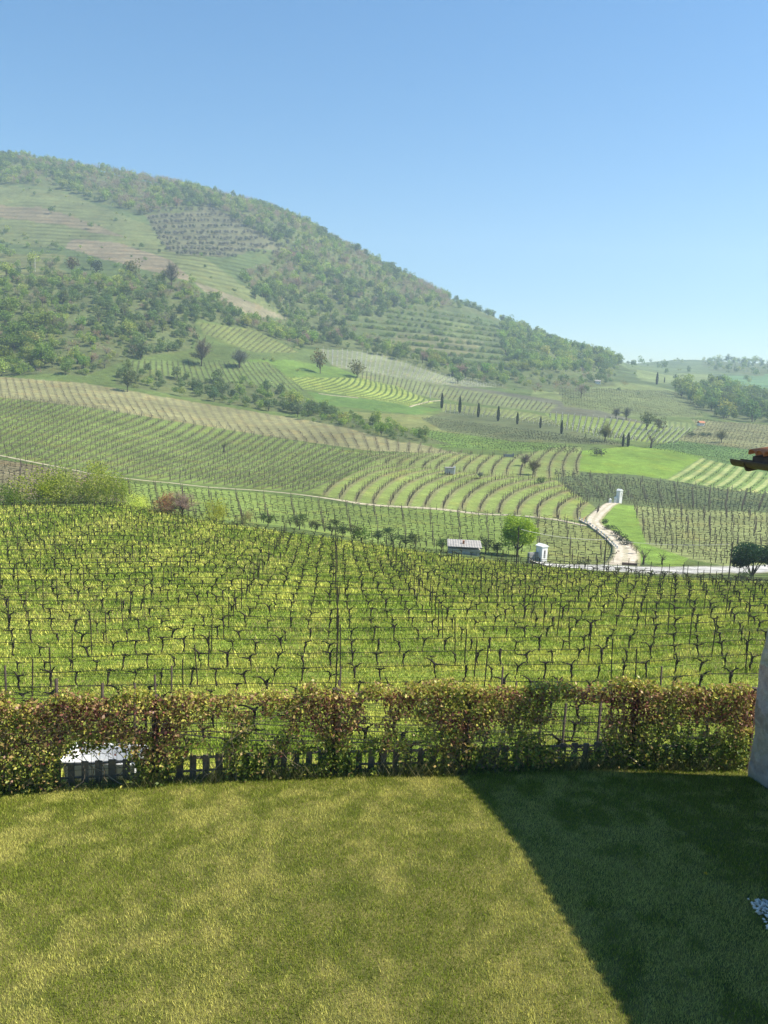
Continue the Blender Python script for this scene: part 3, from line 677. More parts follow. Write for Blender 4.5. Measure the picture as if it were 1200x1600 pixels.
# gutter: open half-round channel with thickness, capped at the far end, with brackets
def gut(u_, v_, z_): return W(u_, -OV - .07 + v_, EZ - .09 + z_)
prof = [(cos(pi + pi * k / 10) * .085, sin(pi + pi * k / 10) * .10) for k in range(11)]
prof = [(prof[0][0] - .012, .012), (prof[0][0] - .012, 0)] + prof + [(prof[-1][0], .02)]
inner = [(x * .93, y * .93 + .004) for x, y in reversed(prof)]
outl = prof + inner
mb = MB(); mb.prism(outl, lambda x, y, z: gut(-GOV - .32 + y * (WL + GOV + .3), x, z))
capf = prof[1:-1]; mb.prism(capf, lambda x, y, z: gut(-GOV - .325 + y * .004, x * .99, z * .99))
gt = wobj('gutter', mb.mesh('gutter'), M_gutter)
for i in range(8):
    mb = MB(); u0 = -GOV + .02 + i * 1.1
    mb.prism([(-.03, -.15), (.03, -.15), (.06, -.1), (.1, -.02), (-.1, -.02), (-.06, -.1)], lambda x, y, z: gut(u0 + y * .035, x, z))
    mb.tube([gut(u0 + .017, .0, -.14), gut(u0 + .017, .15, -.10), gut(u0 + .017, .40, -.02)], .018, 6)
    obj('bracket', mb.mesh('gutter_bracket'), M_gutter, gt)

# white pebble strip
Pg = lawn_hit(1168, 1409); Pg2 = lawn_hit(1202, 1458)
gp = []
ng = 5200
e1 = np.array((Pg2[0] - Pg[0], Pg2[1] - Pg[1])); e1 /= np.linalg.norm(e1); 
gu = rng.uniform(0, 3.2, ng); gv = rng.uniform(0, 1.9, ng)
gX = Pg[0] + e1[0] * gu + gv; gY = Pg[1] + e1[1] * gu + gv * .05
sd_ = (gX - c0[0]) * nw[0] + (gY - c0[1]) * nw[1]; kp = sd_ < -.05; gX, gY = gX[kp], gY[kp]; ng = len(gX)
icov = np.array([(1, 0, 0), (-1, 0, 0), (0, 1, 0), (0, -1, 0), (0, 0, 1), (0, 0, -1)], float)
icof = np.array([(0, 2, 4), (2, 1, 4), (1, 3, 4), (3, 0, 4), (2, 0, 5), (1, 2, 5), (3, 1, 5), (0, 3, 5)])
ss = rng.uniform(.012, .026, (ng, 1, 1)) * np.array([1.2, 1, .75]) * rng.uniform(.7, 1.3, (ng, 1, 3))
ang = rng.uniform(0, 2 * pi, ng); R_ = np.zeros((ng, 3, 3)); R_[:, 0, 0] = np.cos(ang); R_[:, 0, 1] = -np.sin(ang); R_[:, 1, 0] = np.sin(ang); R_[:, 1, 1] = np.cos(ang); R_[:, 2, 2] = 1
gV = np.einsum('nij,nkj->nki', R_, icov[None] * ss * 1.2) + np.stack([gX, gY, lawn_z(gX, gY) + rng.uniform(.02, .055, ng)], 1)[:, None]
gF = (icof[None] + (np.arange(ng) * 6)[:, None, None]).reshape(-1, 3)
M_peb = simple_mat('white_pebbles', (.62, .56, .47), (.90, .84, .74), 16, .8)
tag(obj('gravel', mesh_np('gravel', gV.reshape(-1, 3), gF, None, True), M_peb), 'white pebbles in a strip by the house wall', 'gravel', kind='stuff')

# ---------------------------------------------------------------- garden boundary: wooden slat fence, wire mesh fence, creeper
def fz(x): return float(lawn_z(np.array(x), fence_y(np.array(x)) - .02))
XS = np.arange(-7.1, 8.2, .02)
XR = (-7.0, float(c0[0]) + .12)
fen = empty('slat_fence', (0, 12.2, -.25), label='low weathered wooden slat fence behind the wire mesh and creeper', cat='fence')
for k, x in enumerate(np.arange(XR[0], XR[1], .205)):
    mb = MB(); h_ = .40 + rnd.uniform(-.02, .02); y_ = float(fence_y(x)) + .20
    wv = .11 + rnd.uniform(-.012, .012); ti = rnd.uniform(-.02, .02)
    mb.box((x - 0, y_ - 12.2, fz(x) + .25 - .15 + h_ / 2), (wv, .022, h_ + .2), M=Matrix.Rotation(.05 + ti, 3, 'Z') @ Matrix.Rotation(ti, 3, 'Y'))
    obj('slat', mb.mesh('slat'), M_plank, fen)
mb = MB()
for zz in (.08, .30):
    for k in range(14):
        x0_, x1_ = XR[0] + k * 1.04, XR[0] + (k + 1) * 1.04
        mb.tube([(x0_, float(fence_y(x0_)) + .235 - 12.2, fz(x0_) + .25 + zz), (x1_, float(fence_y(x1_)) + .235 - 12.2, fz(x1_) + .25 + zz)], .022, 4, False)
obj('rail', mb.mesh('rail'), M_plank, fen)

wf = empty('wire_fence', (0, 12.1, -.25), label='dark wire mesh fence on wooden posts that carries the creeper', cat='fence')
POSTX = []
for px_ in (-20, 255, 520, 725, 993, 1175):
    h = lawn_hit(px_, 1208); POSTX.append(h[0])
POSTX = [POSTX[0]] + POSTX[1:]
for x in POSTX:
    mb = MB(); y_ = float(fence_y(x)) + .07 - 12.1
    mb.tube([(x, y_, fz(x) + .25 - .3), (x + .01, y_, fz(x) + .25 + .7), (x, y_, fz(x) + .25 + 1.46)], [.062, .058, .055], 8)
    obj('post', mb.mesh('fence_post'), M_postw, wf)
HM = 1.44
mv, mf = [], []
def strip(p, q, r_):
    b_ = len(mv); p = np.array(p); q = np.array(q); d_ = q - p; d_ /= np.linalg.norm(d_)
    s1 = np.array((0, 1, 0)) * r_; s2 = np.cross(d_, s1); s2 = s2 / np.linalg.norm(s2) * r_
    for e in (p, q):
        for s in (s1 + s2, s2 - s1, -s1 - s2, s1 - s2): mv.append(e + s * .7)
    for k in range(4): mf.append((b_ + k, b_ + (k + 1) % 4, b_ + 4 + (k + 1) % 4, b_ + 4 + k))
xs_ = np.arange(XR[0], XR[1], .125)
for x in xs_:
    strip((x, fence_y(x) - 12.1, fz(x) + .25 + .02), (x, fence_y(x) - 12.1, fz(x) + .25 + HM), .0032)
for zz in np.arange(.06, HM + .01, .125):
    for x0_ in np.arange(XR[0], XR[1], .5):
        x1_ = min(x0_ + .5, XR[1]); strip((x0_, fence_y(x0_) - 12.1, fz(x0_) + .25 + zz), (x1_, fence_y(x1_) - 12.1, fz(x1_) + .25 + zz), .0032)
obj('wire_mesh', mesh_np('wire_mesh', np.array(mv), mf), M_mesh, wf)

cr_ = empty('climbing_creeper', (0, 12.1, -.25), label='creeper with red, bronze and yellow-green young leaves all along the garden fence', cat='climbing plant')
mb = MB(); stems = []
r3 = random.Random(5)
for k in range(190):
    x = r3.uniform(XR[0] + .2, XR[1] - .6) if k % 3 else POSTX[k % len(POSTX)] + r3.gauss(0, .25)
    x = min(max(x, XR[0] + .1), XR[1] - .1)
    z = -.02; y = r3.uniform(-.10, .12); pts = []; rad = []; vx = r3.gauss(0, .35); nst = r3.randint(7, 17); r0 = r3.uniform(.004, .011)
    for i in range(nst):
        pts.append((x, fence_y(x) - 12.1 + y, fz(x) + .25 + z)); rad.append(max(.002, r0 * (1 - i / nst * .8)))
        z += r3.uniform(.05, .12) * (1 if z < 1.42 else r3.uniform(-.9, .5)); x += vx * .12 + r3.gauss(0, .03); y += r3.gauss(0, .025); y = min(max(y, -.22), .2); vx += r3.gauss(0, .18)
        x = min(max(x, XR[0]), XR[1])
    mb.tube(pts, rad, 4, False)
obj('stems', mb.mesh('creeper_stems'), M_twig, cr_)
# leaves: dense along the top, thin in the middle panels, thick around the posts
TUBX = ray(165, 1176)[0] * 12.0
NL = 78000
lx = rng.uniform(XR[0], XR[1], NL); lz = rng.uniform(0, 1, NL) ** .85 * 1.62
n1a = fbm(lx / .9, lz / .55, 71, 3); n2a = fbm(lx / .25, lz / .25, 75, 2)
hx = XR[0] + 0 * lx
postd = np.min(np.abs(lx[:, None] - np.array(POSTX)[None]), 1)
thick = .25 + .55 * np.exp(-(postd / .38) ** 2) + .55 * np.exp(-((lz - 1.40) / .18) ** 2) + .75 * np.exp(-((lx + 5.6) / 1.0) ** 2) + .22 * np.clip((lx - 1.5) / .6, 0, 1)
thick -= .10 * (lz < .35)
keep = (n1a * 1.15 + n2a * .8 - .2 + thick * .62 + rng.uniform(-.16, .16, NL) > .915 + .3 * ((np.abs(lx - TUBX) < .62) & (lz > .08) & (lz < .60))) & (lz < 1.30 + .42 * fbm(lx / .35, lx * 0, 79, 3))
lx, lz = lx[keep], lz[keep]; n2 = len(lx)
ly = fence_y(lx) - 12.1 + rng.normal(0, .085, n2)
zb = np.array(lawn_z(lx, fence_y(lx) - .02)) + .25
P_ = np.stack([lx, ly, zb + lz], 1)
Vl, Fl = leaf_quads(P_, rng.uniform(.038, .078, n2), .62)
k1 = .18 + .64 * fbm(lx / .5, lz / .4, 83, 3) + rng.normal(0, .17, n2) + .20 * (lz > .8) - .16 * (lz < .45) - .02
pal = np.array([(.13, .19, .03), (.26, .31, .05), (.48, .45, .08), (.46, .33, .12), (.36, .20, .11), (.20, .075, .055)])
ci = np.clip(np.floor((k1 - .20) / .145 + .35 + rng.normal(0, .6, n2)), 0, 5).astype(int)
top = (lz > 1.42) & (rng.uniform(0, 1, n2) < .7); ci[top] = rng.choice([1, 2, 2, 3], top.sum())
obj('leaves', mesh_np('creeper_leaves', Vl, Fl, np.repeat(pal[ci], 4, 0)), M_creeper, cr_)
# rough grass at the foot of the fence
def foot(n_, f0, f1, hh, wid, cols, dens=None):
    x = rng.uniform(XR[0], XR[1], n_)
    if dens is not None: x = x[dens(x)]
    n2_ = len(x); y = fence_y(x) + rng.uniform(f0, f1, n2_); z = lawn_z(x, y) - .02
    h_ = hh * rng.uniform(.3, 1.2, n2_); an = rng.uniform(0, 2 * pi, n2_); b_ = np.stack([x, y, z], 1)
    s_ = np.stack([np.cos(an), np.sin(an), 0 * an], 1) * wid / 2; tp = b_ + np.stack([np.cos(an * 3) * h_ * .6, np.sin(an * 5) * h_ * .5, h_], 1)
    return np.stack([b_ - s_, b_ + s_, tp], 1).reshape(-1, 3), np.repeat(np.array(cols)[rng.integers(0, len(cols), n2_)], 3, 0)
v1, c1 = foot(16000, -.12, .35, .14, .009, [(.08, .13, .02), (.16, .19, .05), (.3, .26, .12)])
v2, c2 = foot(9000, -.15, .1, .34, .009, [(.3, .27, .13), (.22, .22, .07), (.12, .15, .03)], lambda x: fbm(x / .5, x * 0 + 3, 87, 2) + .35 * np.exp(-((x - 3.6) / .7) ** 2) > .62)
vv_ = np.concatenate([v1, v2]); tag(obj('rough_grass', mesh_np('rough_grass', vv_, np.arange(len(vv_)).reshape(-1, 3), np.concatenate([c1, c2])), M_blade),
    'long untidy grass and dry stalks along the foot of the fence', 'grass', kind='stuff')

# white tub on the ledge behind the fence
a, _, t = ray(165, 1176)
X0, Y0 = a * 12.75, 12.75; zt = CH + t * 12.75
tb = empty('plastic_tub', (X0, Y0, zt - .55), label='white plastic tub half hidden behind the slats under the creeper at left', cat='tub')
mb = MB()
hw, dp, th = .60, .32, .015
for (x0_, x1_, y0_, y1_) in ((-hw, hw, -dp, -dp + th), (-hw, hw, dp - th, dp), (-hw, -hw + th, -dp, dp), (hw - th, hw, -dp, dp)):
    q4 = [(x0_ * .9, y0_ * .9, 0), (x1_ * .9, y0_ * .9, 0), (x1_ * .9, y1_ * .9, 0), (x0_ * .9, y1_ * .9, 0),
          (x0_, y0_, .52), (x1_, y0_, .52), (x1_, y1_, .52), (x0_, y1_, .52)]
    mb.add(q4, [(0, 3, 2, 1), (4, 5, 6, 7), (0, 1, 5, 4), (1, 2, 6, 5), (2, 3, 7, 6), (3, 0, 4, 7)])
mb.box((0, 0, .01), (1.05, .56, .018)); obj('basin', mb.mesh('tub_basin'), M_white2, tb)
mb = MB(); rp = [(-hw - .03, -dp - .03, .53), (hw + .03, -dp - .03, .53), (hw + .03, dp + .03, .53), (-hw - .03, dp + .03, .53), (-hw - .03, -dp - .03, .53)]
mb.tube(rp, .022, 6, False); obj('rim', mb.mesh('tub_rim'), M_white2, tb)

# ---------------------------------------------------------------- the vineyard below the garden
TH = math.atan(.064); rd = np.array((cos(TH), sin(TH))); nd = np.array((-sin(TH), cos(TH)))
V0POLY = [(-80, 780), (0, 792), (230, 792), (320, 816), (480, 838), (600, 854), (700, 870), (800, 882), (900, 892), (1000, 902), (1260, 918), (1400, 1400), (-200, 1400)]
vines, posts, wires_n = [], [], 0
rows_v0 = []
for k in range(0, 40):
    off = 16.0 + 2.5 * k
    s = np.arange(-75, 75, .6); P = np.outer(s, rd) + off * nd; 
    ok = P[:, 1] > 14
    pz = zat(P[:, 0], np.maximum(P[:, 1], 13)); qx, qy = project(P[:, 0], P[:, 1], pz)
    ins = ok & inpoly(qx, qy, V0POLY) & (P[:, 1] < 107) & (qx > -70) & (qx < 1270)
    if ins.sum() < 4: continue
    i0, i1 = np.where(ins)[0][[0, -1]]
    sp = P[i0:i1 + 1]; rows_v0.append((k, off, s[i0], s[i1]))
    r4 = random.Random(k)
    m0 = math.ceil(s[i0] / 1.1); m1 = math.floor(s[i1] / 1.1)
    for m_ in range(m0, m1 + 1):
        if r4.random() < .03: continue
        sv = m_ * 1.1 + r4.uniform(-.04, .04); q = rd * sv + nd * off; vines.append((q[0], q[1], r4.random(), r4.random()))
    for m_ in range(math.ceil((s[i0]) / 5.6), math.floor((s[i1]) / 5.6) + 1):
        q = rd * (m_ * 5.6 + .35 + r4.gauss(0, .10)) + nd * off; posts.append((q[0], q[1], r4.gauss(0, .02), r4.gauss(0, .035)))
vines.sort(key=lambda v: v[1]); posts.sort(key=lambda v: v[1])
# a vine: trunk with two arms; shoots = clusters of small young leaves
def vine_pair(seed, hi=True):
    r_ = random.Random(seed); mb = MB(); h = r_.uniform(.50, .70); n_ = 6 if hi else 4
    x = y = 0; pts = [(0, 0, -.08)]; 
    h *= r_.choice((.85, .92, 1, 1, 1.05)); bend = r_.gauss(0, .03); thick = r_.uniform(.75, 1.3)
    for i in range(1, 7):
        x += r_.gauss(bend, .022); y += r_.gauss(0, .022); bend *= .5; pts.append((x, y, h * i / 6))
    mb.tube(pts, [k_ * .95 * thick * r_.uniform(.88, 1.15) for k_ in (.052, .042, .036, .034, .04, .052, .05)], n_)
    hd = pts[-1]; mb.tube([(hd[0] - .05, hd[1], hd[2] - .02), (hd[0], hd[1], hd[2] + .01), (hd[0] + .05, hd[1], hd[2] - .01)], [.03, .06, .03], n_)
    tips = []
    for sg in (-1, 1):
        L = r_.uniform(.12, .46); ap = [pts[-1]]; 
        if r_.random() < .2: continue
        rise = r_.uniform(-.02, .24)
        for i in range(1, 5):
            f = i / 4; ap.append((x + sg * L * f, y + r_.gauss(0, .015), h + (rise * math.sin(f * 1.9) + r_.gauss(0, .015))))
        mb.tube(ap, [.042, .032, .025, .018, .012], n_); tips += ap[1:]
    for i in range(r_.randint(0, 3)):
        b0 = r_.choice(tips + [pts[-1]]); mb.tube([b0, (b0[0] + r_.gauss(0, .05), b0[1] + r_.gauss(0, .04), b0[2] + r_.uniform(.06, .18))], [.016, .007], 4)
    me_t = mb.mesh('vine_wood', True)
    r2_ = np.random.default_rng(seed); Q = []
    for tpt in tips + [pts[-1]]:
        m_ = 5 if hi else 3
        Q.append(np.array(tpt)[None] + r2_.normal(0, 1, (m_, 3)) * np.array((.055, .035, .045)) + np.array((0, 0, .05)))
    for i in range(6):
        tpt = pts[r_.randint(1, 6)]; Q.append(np.array(tpt)[None] + r2_.normal(0, .04, (1, 3)))
    Q = np.concatenate(Q); vv, ff = leaf_quads(Q, r2_.uniform(.04, .085, len(Q)), .7, r=r2_)
    return me_t, vv, ff
VP = []
M_shoot = leaf_mat('vine_shoots', 'fixed', trans=.4, var=.3, fixed=(.30, .36, .06))
for i in range(16):
    mt, vv, ff = vine_pair(100 + i); VP.append((mt, mesh_np('vine_shoots', vv, ff), vv, ff))
def vis_key(x, y): return y
nv = 0
cand = []
for (x, y, a_, b_) in vines:
    qx, qy = project(np.array(x), np.array(y), np.array(float(zat(x, y)) + .7))
    if y > 27.5 and -20 < qx < 1190 and qy < 1100: cand.append((x, y, a_, b_))
front = set(id(v) for v in cand[:300])
for v in cand[:300]:
    x, y, a_, b_ = v; k = int(a_ * 16) % 16
    e = empty('grapevine', (x, y, float(zat(x, y))), TH + (pi if b_ > .5 else 0), .88 + .3 * b_,
              label='old dark grapevine with short arms and yellow-green shoots on the trellis wires', cat='grapevine', group='grapevines in rows below the garden hedge')
    obj('trunk', VP[k][0], M_vine, e); obj('shoots', VP[k][1], M_shoot, e)
cs = set((v[0], v[1]) for v in cand[:300])
rest = [v for v in vines if (v[0], v[1]) not in cs and v[1] > 14.5]
def arr_of(me):
    v = np.empty(len(me.vertices) * 3, np.float32); me.vertices.foreach_get('co', v); return v.reshape(-1, 3)
DV, DF, DC = [], [], []; boff = 0
LOW = []
for i in range(10):                               # lighter wood for the vines farther off
    mt, vv, ff = vine_pair(200 + i, False); wv = arr_of(mt); wf_ = np.array([tuple(p.vertices) if len(p.vertices) == 4 else tuple(p.vertices) for p in mt.polygons if len(p.vertices) == 4])
    V_all = np.concatenate([wv, vv]); F_all = np.concatenate([wf_, ff + len(wv)])
    C_all = np.concatenate([np.tile((.035, .028, .022), (len(wv), 1)), np.tile((.28, .34, .06), (len(vv), 1)) * rng.uniform(.75, 1.2, (len(vv), 1))])
    LOW.append((V_all, F_all, C_all))
for (x, y, a_, b_) in rest:
    V_, F_, C_ = LOW[int(a_ * 10) % 10]; c_, s_ = cos(TH), sin(TH); sg = 1 if b_ > .5 else -1; k = .9 + .3 * b_
    T = np.stack([(V_[:, 0] * c_ * sg - V_[:, 1] * s_ * sg) * k + x, (V_[:, 0] * s_ * sg + V_[:, 1] * c_ * sg) * k + y, V_[:, 2] * k + float(zat(x, y))], 1)
    DV.append(T); DF.append(F_ + boff); DC.append(C_); boff += len(T)
# posts
mb = MB(); mb.tube([(0, 0, -.3), (0, 0, 1.8)], .027, 5); PM = mb.mesh('trellis_post_mesh')
pc = [p for p in posts if p[1] > 27]
pin = []
for p in pc:
    qx, qy = project(np.array(p[0]), np.array(p[1]), np.array(float(zat(p[0], p[1])) + 1))
    if -20 < qx < 1195: pin.append(p)
for p in pin[:300]:
    o_ = obj('trellis_post', PM, M_metal, None, (p[0], p[1], float(zat(p[0], p[1])))); o_.rotation_euler = (p[2], p[3], 0); o_.scale = (1, 1, .93 + abs(p[2]) * 3)
    tag(o_, 'thin dark rusty trellis post standing in the rows of grapevines', 'post', 'trellis posts in the vineyard below the hedge')
ps = set((p[0], p[1]) for p in pin[:300]); PR = [p for p in posts if (p[0], p[1]) not in ps]
SV, SF = [], []; soff = 0
def add_post(V, Fl, x, y, z, h, r, off, lean=0):
    b = np.array([(-r, -r, -.2), (r, -r, -.2), (r, r, -.2), (-r, r, -.2), (-r, -r, h), (r, -r, h), (r, r, h), (-r, r, h)])
    b[4:, 0] += lean
    V.append(b + np.array((x, y, z))); Fl.append(np.array([(0, 1, 5, 4), (1, 2, 6, 5), (2, 3, 7, 6), (3, 0, 4, 7), (4, 5, 6, 7)]) + off); return off + 8
for p in PR: soff = add_post(SV, SF, p[0], p[1], float(zat(p[0], p[1])), 1.85, .026, soff, p[3])
# trellis wires, one object a row
for (k, off, s0, s1) in rows_v0:
    mb = MB()
    ss_ = np.arange(s0 - .5, s1 + .6, 1.5)
    for hh, rr in ((.72, .016), (1.15, .009), (1.5, .006)):
        if off > 75 and hh > 1: continue
        pts = []
        for j, sv in enumerate(ss_):
            q = rd * sv + nd * off; sag = .03 * sin(sv * pi / 3) ** 2
            pts.append((q[0], q[1], float(zat(q[0], q[1])) + hh - sag))
        mb.tube(pts, rr, 3, False)
    o_ = obj('trellis_wire', mb.mesh('trellis_wire'), M_wire)
    tag(o_, 'dark wires strung along one row of grapevines below the hedge', 'wire', 'trellis wires of the vineyard rows')
# vineyard grass
def tufts(n_):
    y = np.exp(rng.uniform(math.log(13.2), math.log(108), n_)); x = rng.uniform(-.56, .56, n_) * y
    z = zat(x, y); qx, qy = project(x, y, z); k = inpoly(qx, qy, [(-80, 775)] + V0POLY[1:]); x, y, z = x[k], y[k], z[k]; n2_ = len(x)
    f = fbm(x / 3.2, y / 3.2, 91, 3); g = fbm(x / .9, y / .9, 95, 3)
    # unmown strips under the vines
    q = ((x * nd[0] + y * nd[1]) - 16.0) / 2.5; rr = np.abs(q - np.round(q)) ; under = rr < .2
    sc_ = np.clip(y / 32, .75, 3.2)
    h = (.07 + .10 * g + .08 * under) * sc_ ** .75 * rng.uniform(.5, 1.3, n2_); wd = (.016 + .010 * rng.uniform(0, 1, n2_)) * sc_ * 1.25
    an = rng.uniform(0, 2 * pi, n2_); ld = rng.uniform(0, 2 * pi, n2_); b_ = np.stack([x, y, z - .02], 1)
    s_ = np.stack([np.cos(an), np.sin(an), 0 * an], 1) * wd[:, None]
    tp = b_ + np.stack([np.cos(ld) * h * .6, np.sin(ld) * h * .6, h], 1)
    wgt = np.clip((f - .47) * 2.2 + (g - .5) * 2.4 + .28 - .9 * (rr - .25) + rng.normal(0, .3, n2_), 0, 1)[:, None]
    c = np.array((.23, .32, .035)) * (1 - wgt) + np.array((.62, .62, .13)) * wgt
    dry = (rng.uniform(0, 1, n2_) < .05 + .15 * (fbm(x / 5, y / 5, 99, 2) > .62))[:, None]
    c = np.where(dry, np.array((.34, .29, .12)), c)
    return np.stack([b_ - s_, b_ + s_, tp], 1).reshape(-1, 3), np.repeat(c, 3, 0)
vt, ct = tufts(520000)
tag(obj('meadow_grass', mesh_np('meadow_grass', vt, np.arange(len(vt)).reshape(-1, 3), ct), M_blade), 'lush green and yellow-green grass between the rows of grapevines', 'grass', kind='stuff')

# ---------------------------------------------------------------- vines and posts of the far vineyards
fV, fC = [], []
fpost = []
def quad_batch(P, dx, dy, h, wd, colr):
    """thin upright quads: P base (n,3), (dx,dy) run direction (n,2)*half length, height h"""
    d = np.stack([dx, dy, np.zeros(len(P))], 1)
    up = np.stack([np.zeros(len(P)), np.zeros(len(P)), h], 1)
    fV.append(np.stack([P - d, P + d, P + d + up, P - d + up], 1).reshape(-1, 3)); fC.append(np.repeat(colr, 4, 0))
for poly, q, nr, bulge, plants, dmin, dmax in FIELDS:
    if not plants: continue
    step, hgt, wid, tint, pe = plants
    L = (np.linalg.norm(q[1] - q[0]) + np.linalg.norm(q[2] - q[3])) / 2; ns = int(L / step)
    for r_ in range(-2, nr + 3):
        s = (np.arange(-int(ns * .3), int(ns * 1.3)) + rng.uniform(-.15, .15)) / ns
        XY = at_su(q, s, np.full(len(s), r_ / nr), bulge)
        XY = XY[(XY[:, 1] > dmin) & (XY[:, 1] < dmax)]
        if not len(XY): continue
        Z = zat(XY[:, 0], XY[:, 1]); qx, qy = project(XY[:, 0], XY[:, 1], Z)
        k = inpoly(qx, qy, poly) & (qx > -40) & (qx < 1240); XY, Z = XY[k], Z[k]; m_ = len(XY)
        if m_ < 2: continue
        XY = XY + rng.normal(0, .08, XY.shape)
        dr = XY[-1] - XY[0]; dr = dr / (np.linalg.norm(dr) + 1e-9)
        P = np.column_stack([XY, Z - .05]); cl_ = np.array(tint) * rng.uniform(.65, 1.35, (m_, 1))
        # trunk
        an = rng.uniform(0, pi, m_)
        hh = hgt * rng.uniform(.45, .65, m_); quad_batch(P, np.cos(an) * .055, np.sin(an) * .055, hh, 0, cl_ * .8)
        # arms and canes: ragged crossed slivers at wire height
        for e in range(1 if pe == 3 else 2):
            o3 = np.column_stack([rng.normal(0, wid * .4, (m_, 2)) + dr * rng.uniform(-step * .4, step * .4, (m_, 1)), hh + rng.uniform(-.1, .35, m_) * hgt * .5])
            ln_ = step * rng.uniform(.12, .34, m_); aa = rng.normal(0, .35, m_) + math.atan2(dr[1], dr[0])
            quad_batch(P + o3, np.cos(aa) * ln_, np.sin(aa) * ln_, rng.uniform(.04, .09, m_) * hgt, 0, cl_ * rng.uniform(.8, 1.3, (m_, 1)))
        if pe:
            ev = 4
            for i in range(0, m_, ev): fpost.append((XY[i, 0], XY[i, 1], Z[i], hgt * 1.15, pe))
fV = np.concatenate(fV); fC = np.concatenate(fC)
nf = len(fV); DV.append(fV); DF.append(np.arange(nf).reshape(-1, 4) + boff); DC.append(fC); boff += nf
tag(obj('distant_grapevines', mesh_np('distant_grapevines', np.concatenate(DV), np.concatenate(DF), np.concatenate(DC)), M_leaf_attr),
    'rows of bare budding grapevines across the far vineyards and the back of the near one', 'grapevines', kind='stuff')
stV, stF = [], []; sto = 0
for (x, y, z, h, pe) in fpost:
    if pe == 1: sto = add_post(stV, stF, x, y, z, h, .05, sto)
    else: soff = add_post(SV, SF, x, y, z, h * 1.05, .03 if pe == 3 else .04, soff, rnd.gauss(0, .05))
tag(obj('distant_posts', mesh_np('distant_posts', np.concatenate(SV), np.concatenate(SF)), M_metal), 'thin dark trellis posts scattered through the farther vine rows', 'posts', kind='stuff')
tag(obj('pale_stakes', mesh_np('pale_stakes', np.concatenate(stV), np.concatenate(stF)), M_stake), 'pale stakes of the young vineyards on the far slopes', 'stakes', kind='stuff')

# ---------------------------------------------------------------- trees
M_trunk = M_bark
def crown_pts(r_, h, wd, base, lobes, n_, squash=1.0, shell=.55):
    """leaf positions in clumps through the crown's volume"""
    cz = base + (h - base) / 2; rz = (h - base) / 2; out = []
    cen = []
    for i in range(lobes):
        u_ = r_.normal(size=3); u_ /= np.linalg.norm(u_); rr = r_.uniform(.25, .72)
        cen.append((u_[0] * wd / 2 * rr, u_[1] * wd / 2 * rr, cz + u_[2] * rz * rr, r_.uniform(.28, .5)))
    for i in range(n_):
        c = cen[i % lobes]; u_ = r_.normal(size=3); u_ /= np.linalg.norm(u_); rr = r_.uniform(shell, 1.0) ** .7
        out.append((c[0] + u_[0] * c[3] * wd / 2 * rr * 1.15, c[1] + u_[1] * c[3] * wd / 2 * rr * 1.15, c[2] + u_[2] * c[3] * rz * rr * squash))
    return np.array(out), cen
def tree_mesh(seed, h, wd, base, lobes, n_, leaf, trunk_r, aspect=.75, limbs=True, shell=.55, nseg=6):
    r_ = np.random.default_rng(seed); P, cen = crown_pts(r_, h, wd, base, lobes, n_, shell=shell)
    V, Fq = leaf_quads(P, r_.uniform(.7, 1.3, len(P)) * leaf, aspect, r=r_)
    mb = MB(); lean = r_.normal(0, .03, 2) * h
    top = (lean[0], lean[1], base + (h - base) * .45)
    mb.tube([(0, 0, -.4), (lean[0] * .3, lean[1] * .3, base * .6), (lean[0] * .6, lean[1] * .6, base), top], [trunk_r * 1.25, trunk_r, trunk_r * .85, trunk_r * .35], nseg)
    if limbs:
        for c in cen[:max(3, min(9, lobes))]:
            b0 = (lean[0] * .6, lean[1] * .6, base * r_.uniform(.85, 1.1)); mid_ = tuple((np.array(b0) + np.array(c[:3])) / 2 + r_.normal(0, .04, 3) * wd)
            mb.tube([b0, mid_, c[:3]], [trunk_r * .5, trunk_r * .3, trunk_r * .1], 4, False)
    return mesh_np('crown_leaves', V, Fq), mb.mesh('trunk_wood', True)
def bare_mesh(seed, h, wd, trunk_r, nb=26, sub=7, fine=.02):
    """leafless crown: limbs forking into many fine twigs"""
    r_ = random.Random(seed); mb = MB(); tw = []
    mb.tube([(0, 0, -.3), (0, 0, h * .2), (r_.gauss(0, .02) * h, 0, h * .45)], [trunk_r * 1.2, trunk_r, trunk_r * .6], 6)
    for i in range(nb):
        an = r_.uniform(0, 2 * pi); el = r_.uniform(.15, 1.45); L = h * r_.uniform(.35, .62)
        z0 = h * r_.uniform(.18, .45); p1 = Vector((cos(an) * cos(el) * L * wd / h, sin(an) * cos(el) * L * wd / h, z0 + sin(el) * L * .95))
        p0_ = Vector((0, 0, z0)); md = (p0_ + p1) / 2 + Vector((r_.gauss(0, .04), r_.gauss(0, .04), .06)) * h
        mb.tube([p0_, md, p1], [trunk_r * .35, trunk_r * .2, trunk_r * .07], 3, False)
        for j in range(sub):
            f = r_.uniform(.35, 1); q = p0_.lerp(p1, f) + Vector((r_.gauss(0, .03), r_.gauss(0, .03), r_.gauss(.02, .03))) * h
            for k in range(3):
                e = q + Vector((r_.gauss(0, .09), r_.gauss(0, .09), r_.uniform(.01, .13))) * h; tw.append((q, e))
    V, Fq = [], []
    for (q, e) in tw:
        b_ = len(V); s_ = Vector((r_.gauss(0, 1), r_.gauss(0, 1), 0)).normalized() * fine * h / 8
        V += [q - s_, q + s_, e + s_ * .4, e - s_ * .4]; Fq.append((b_, b_ + 1, b_ + 2, b_ + 3))
    return mesh_np('twig_mass', [tuple(v) for v in V], Fq), mb.mesh('bare_limbs', True)

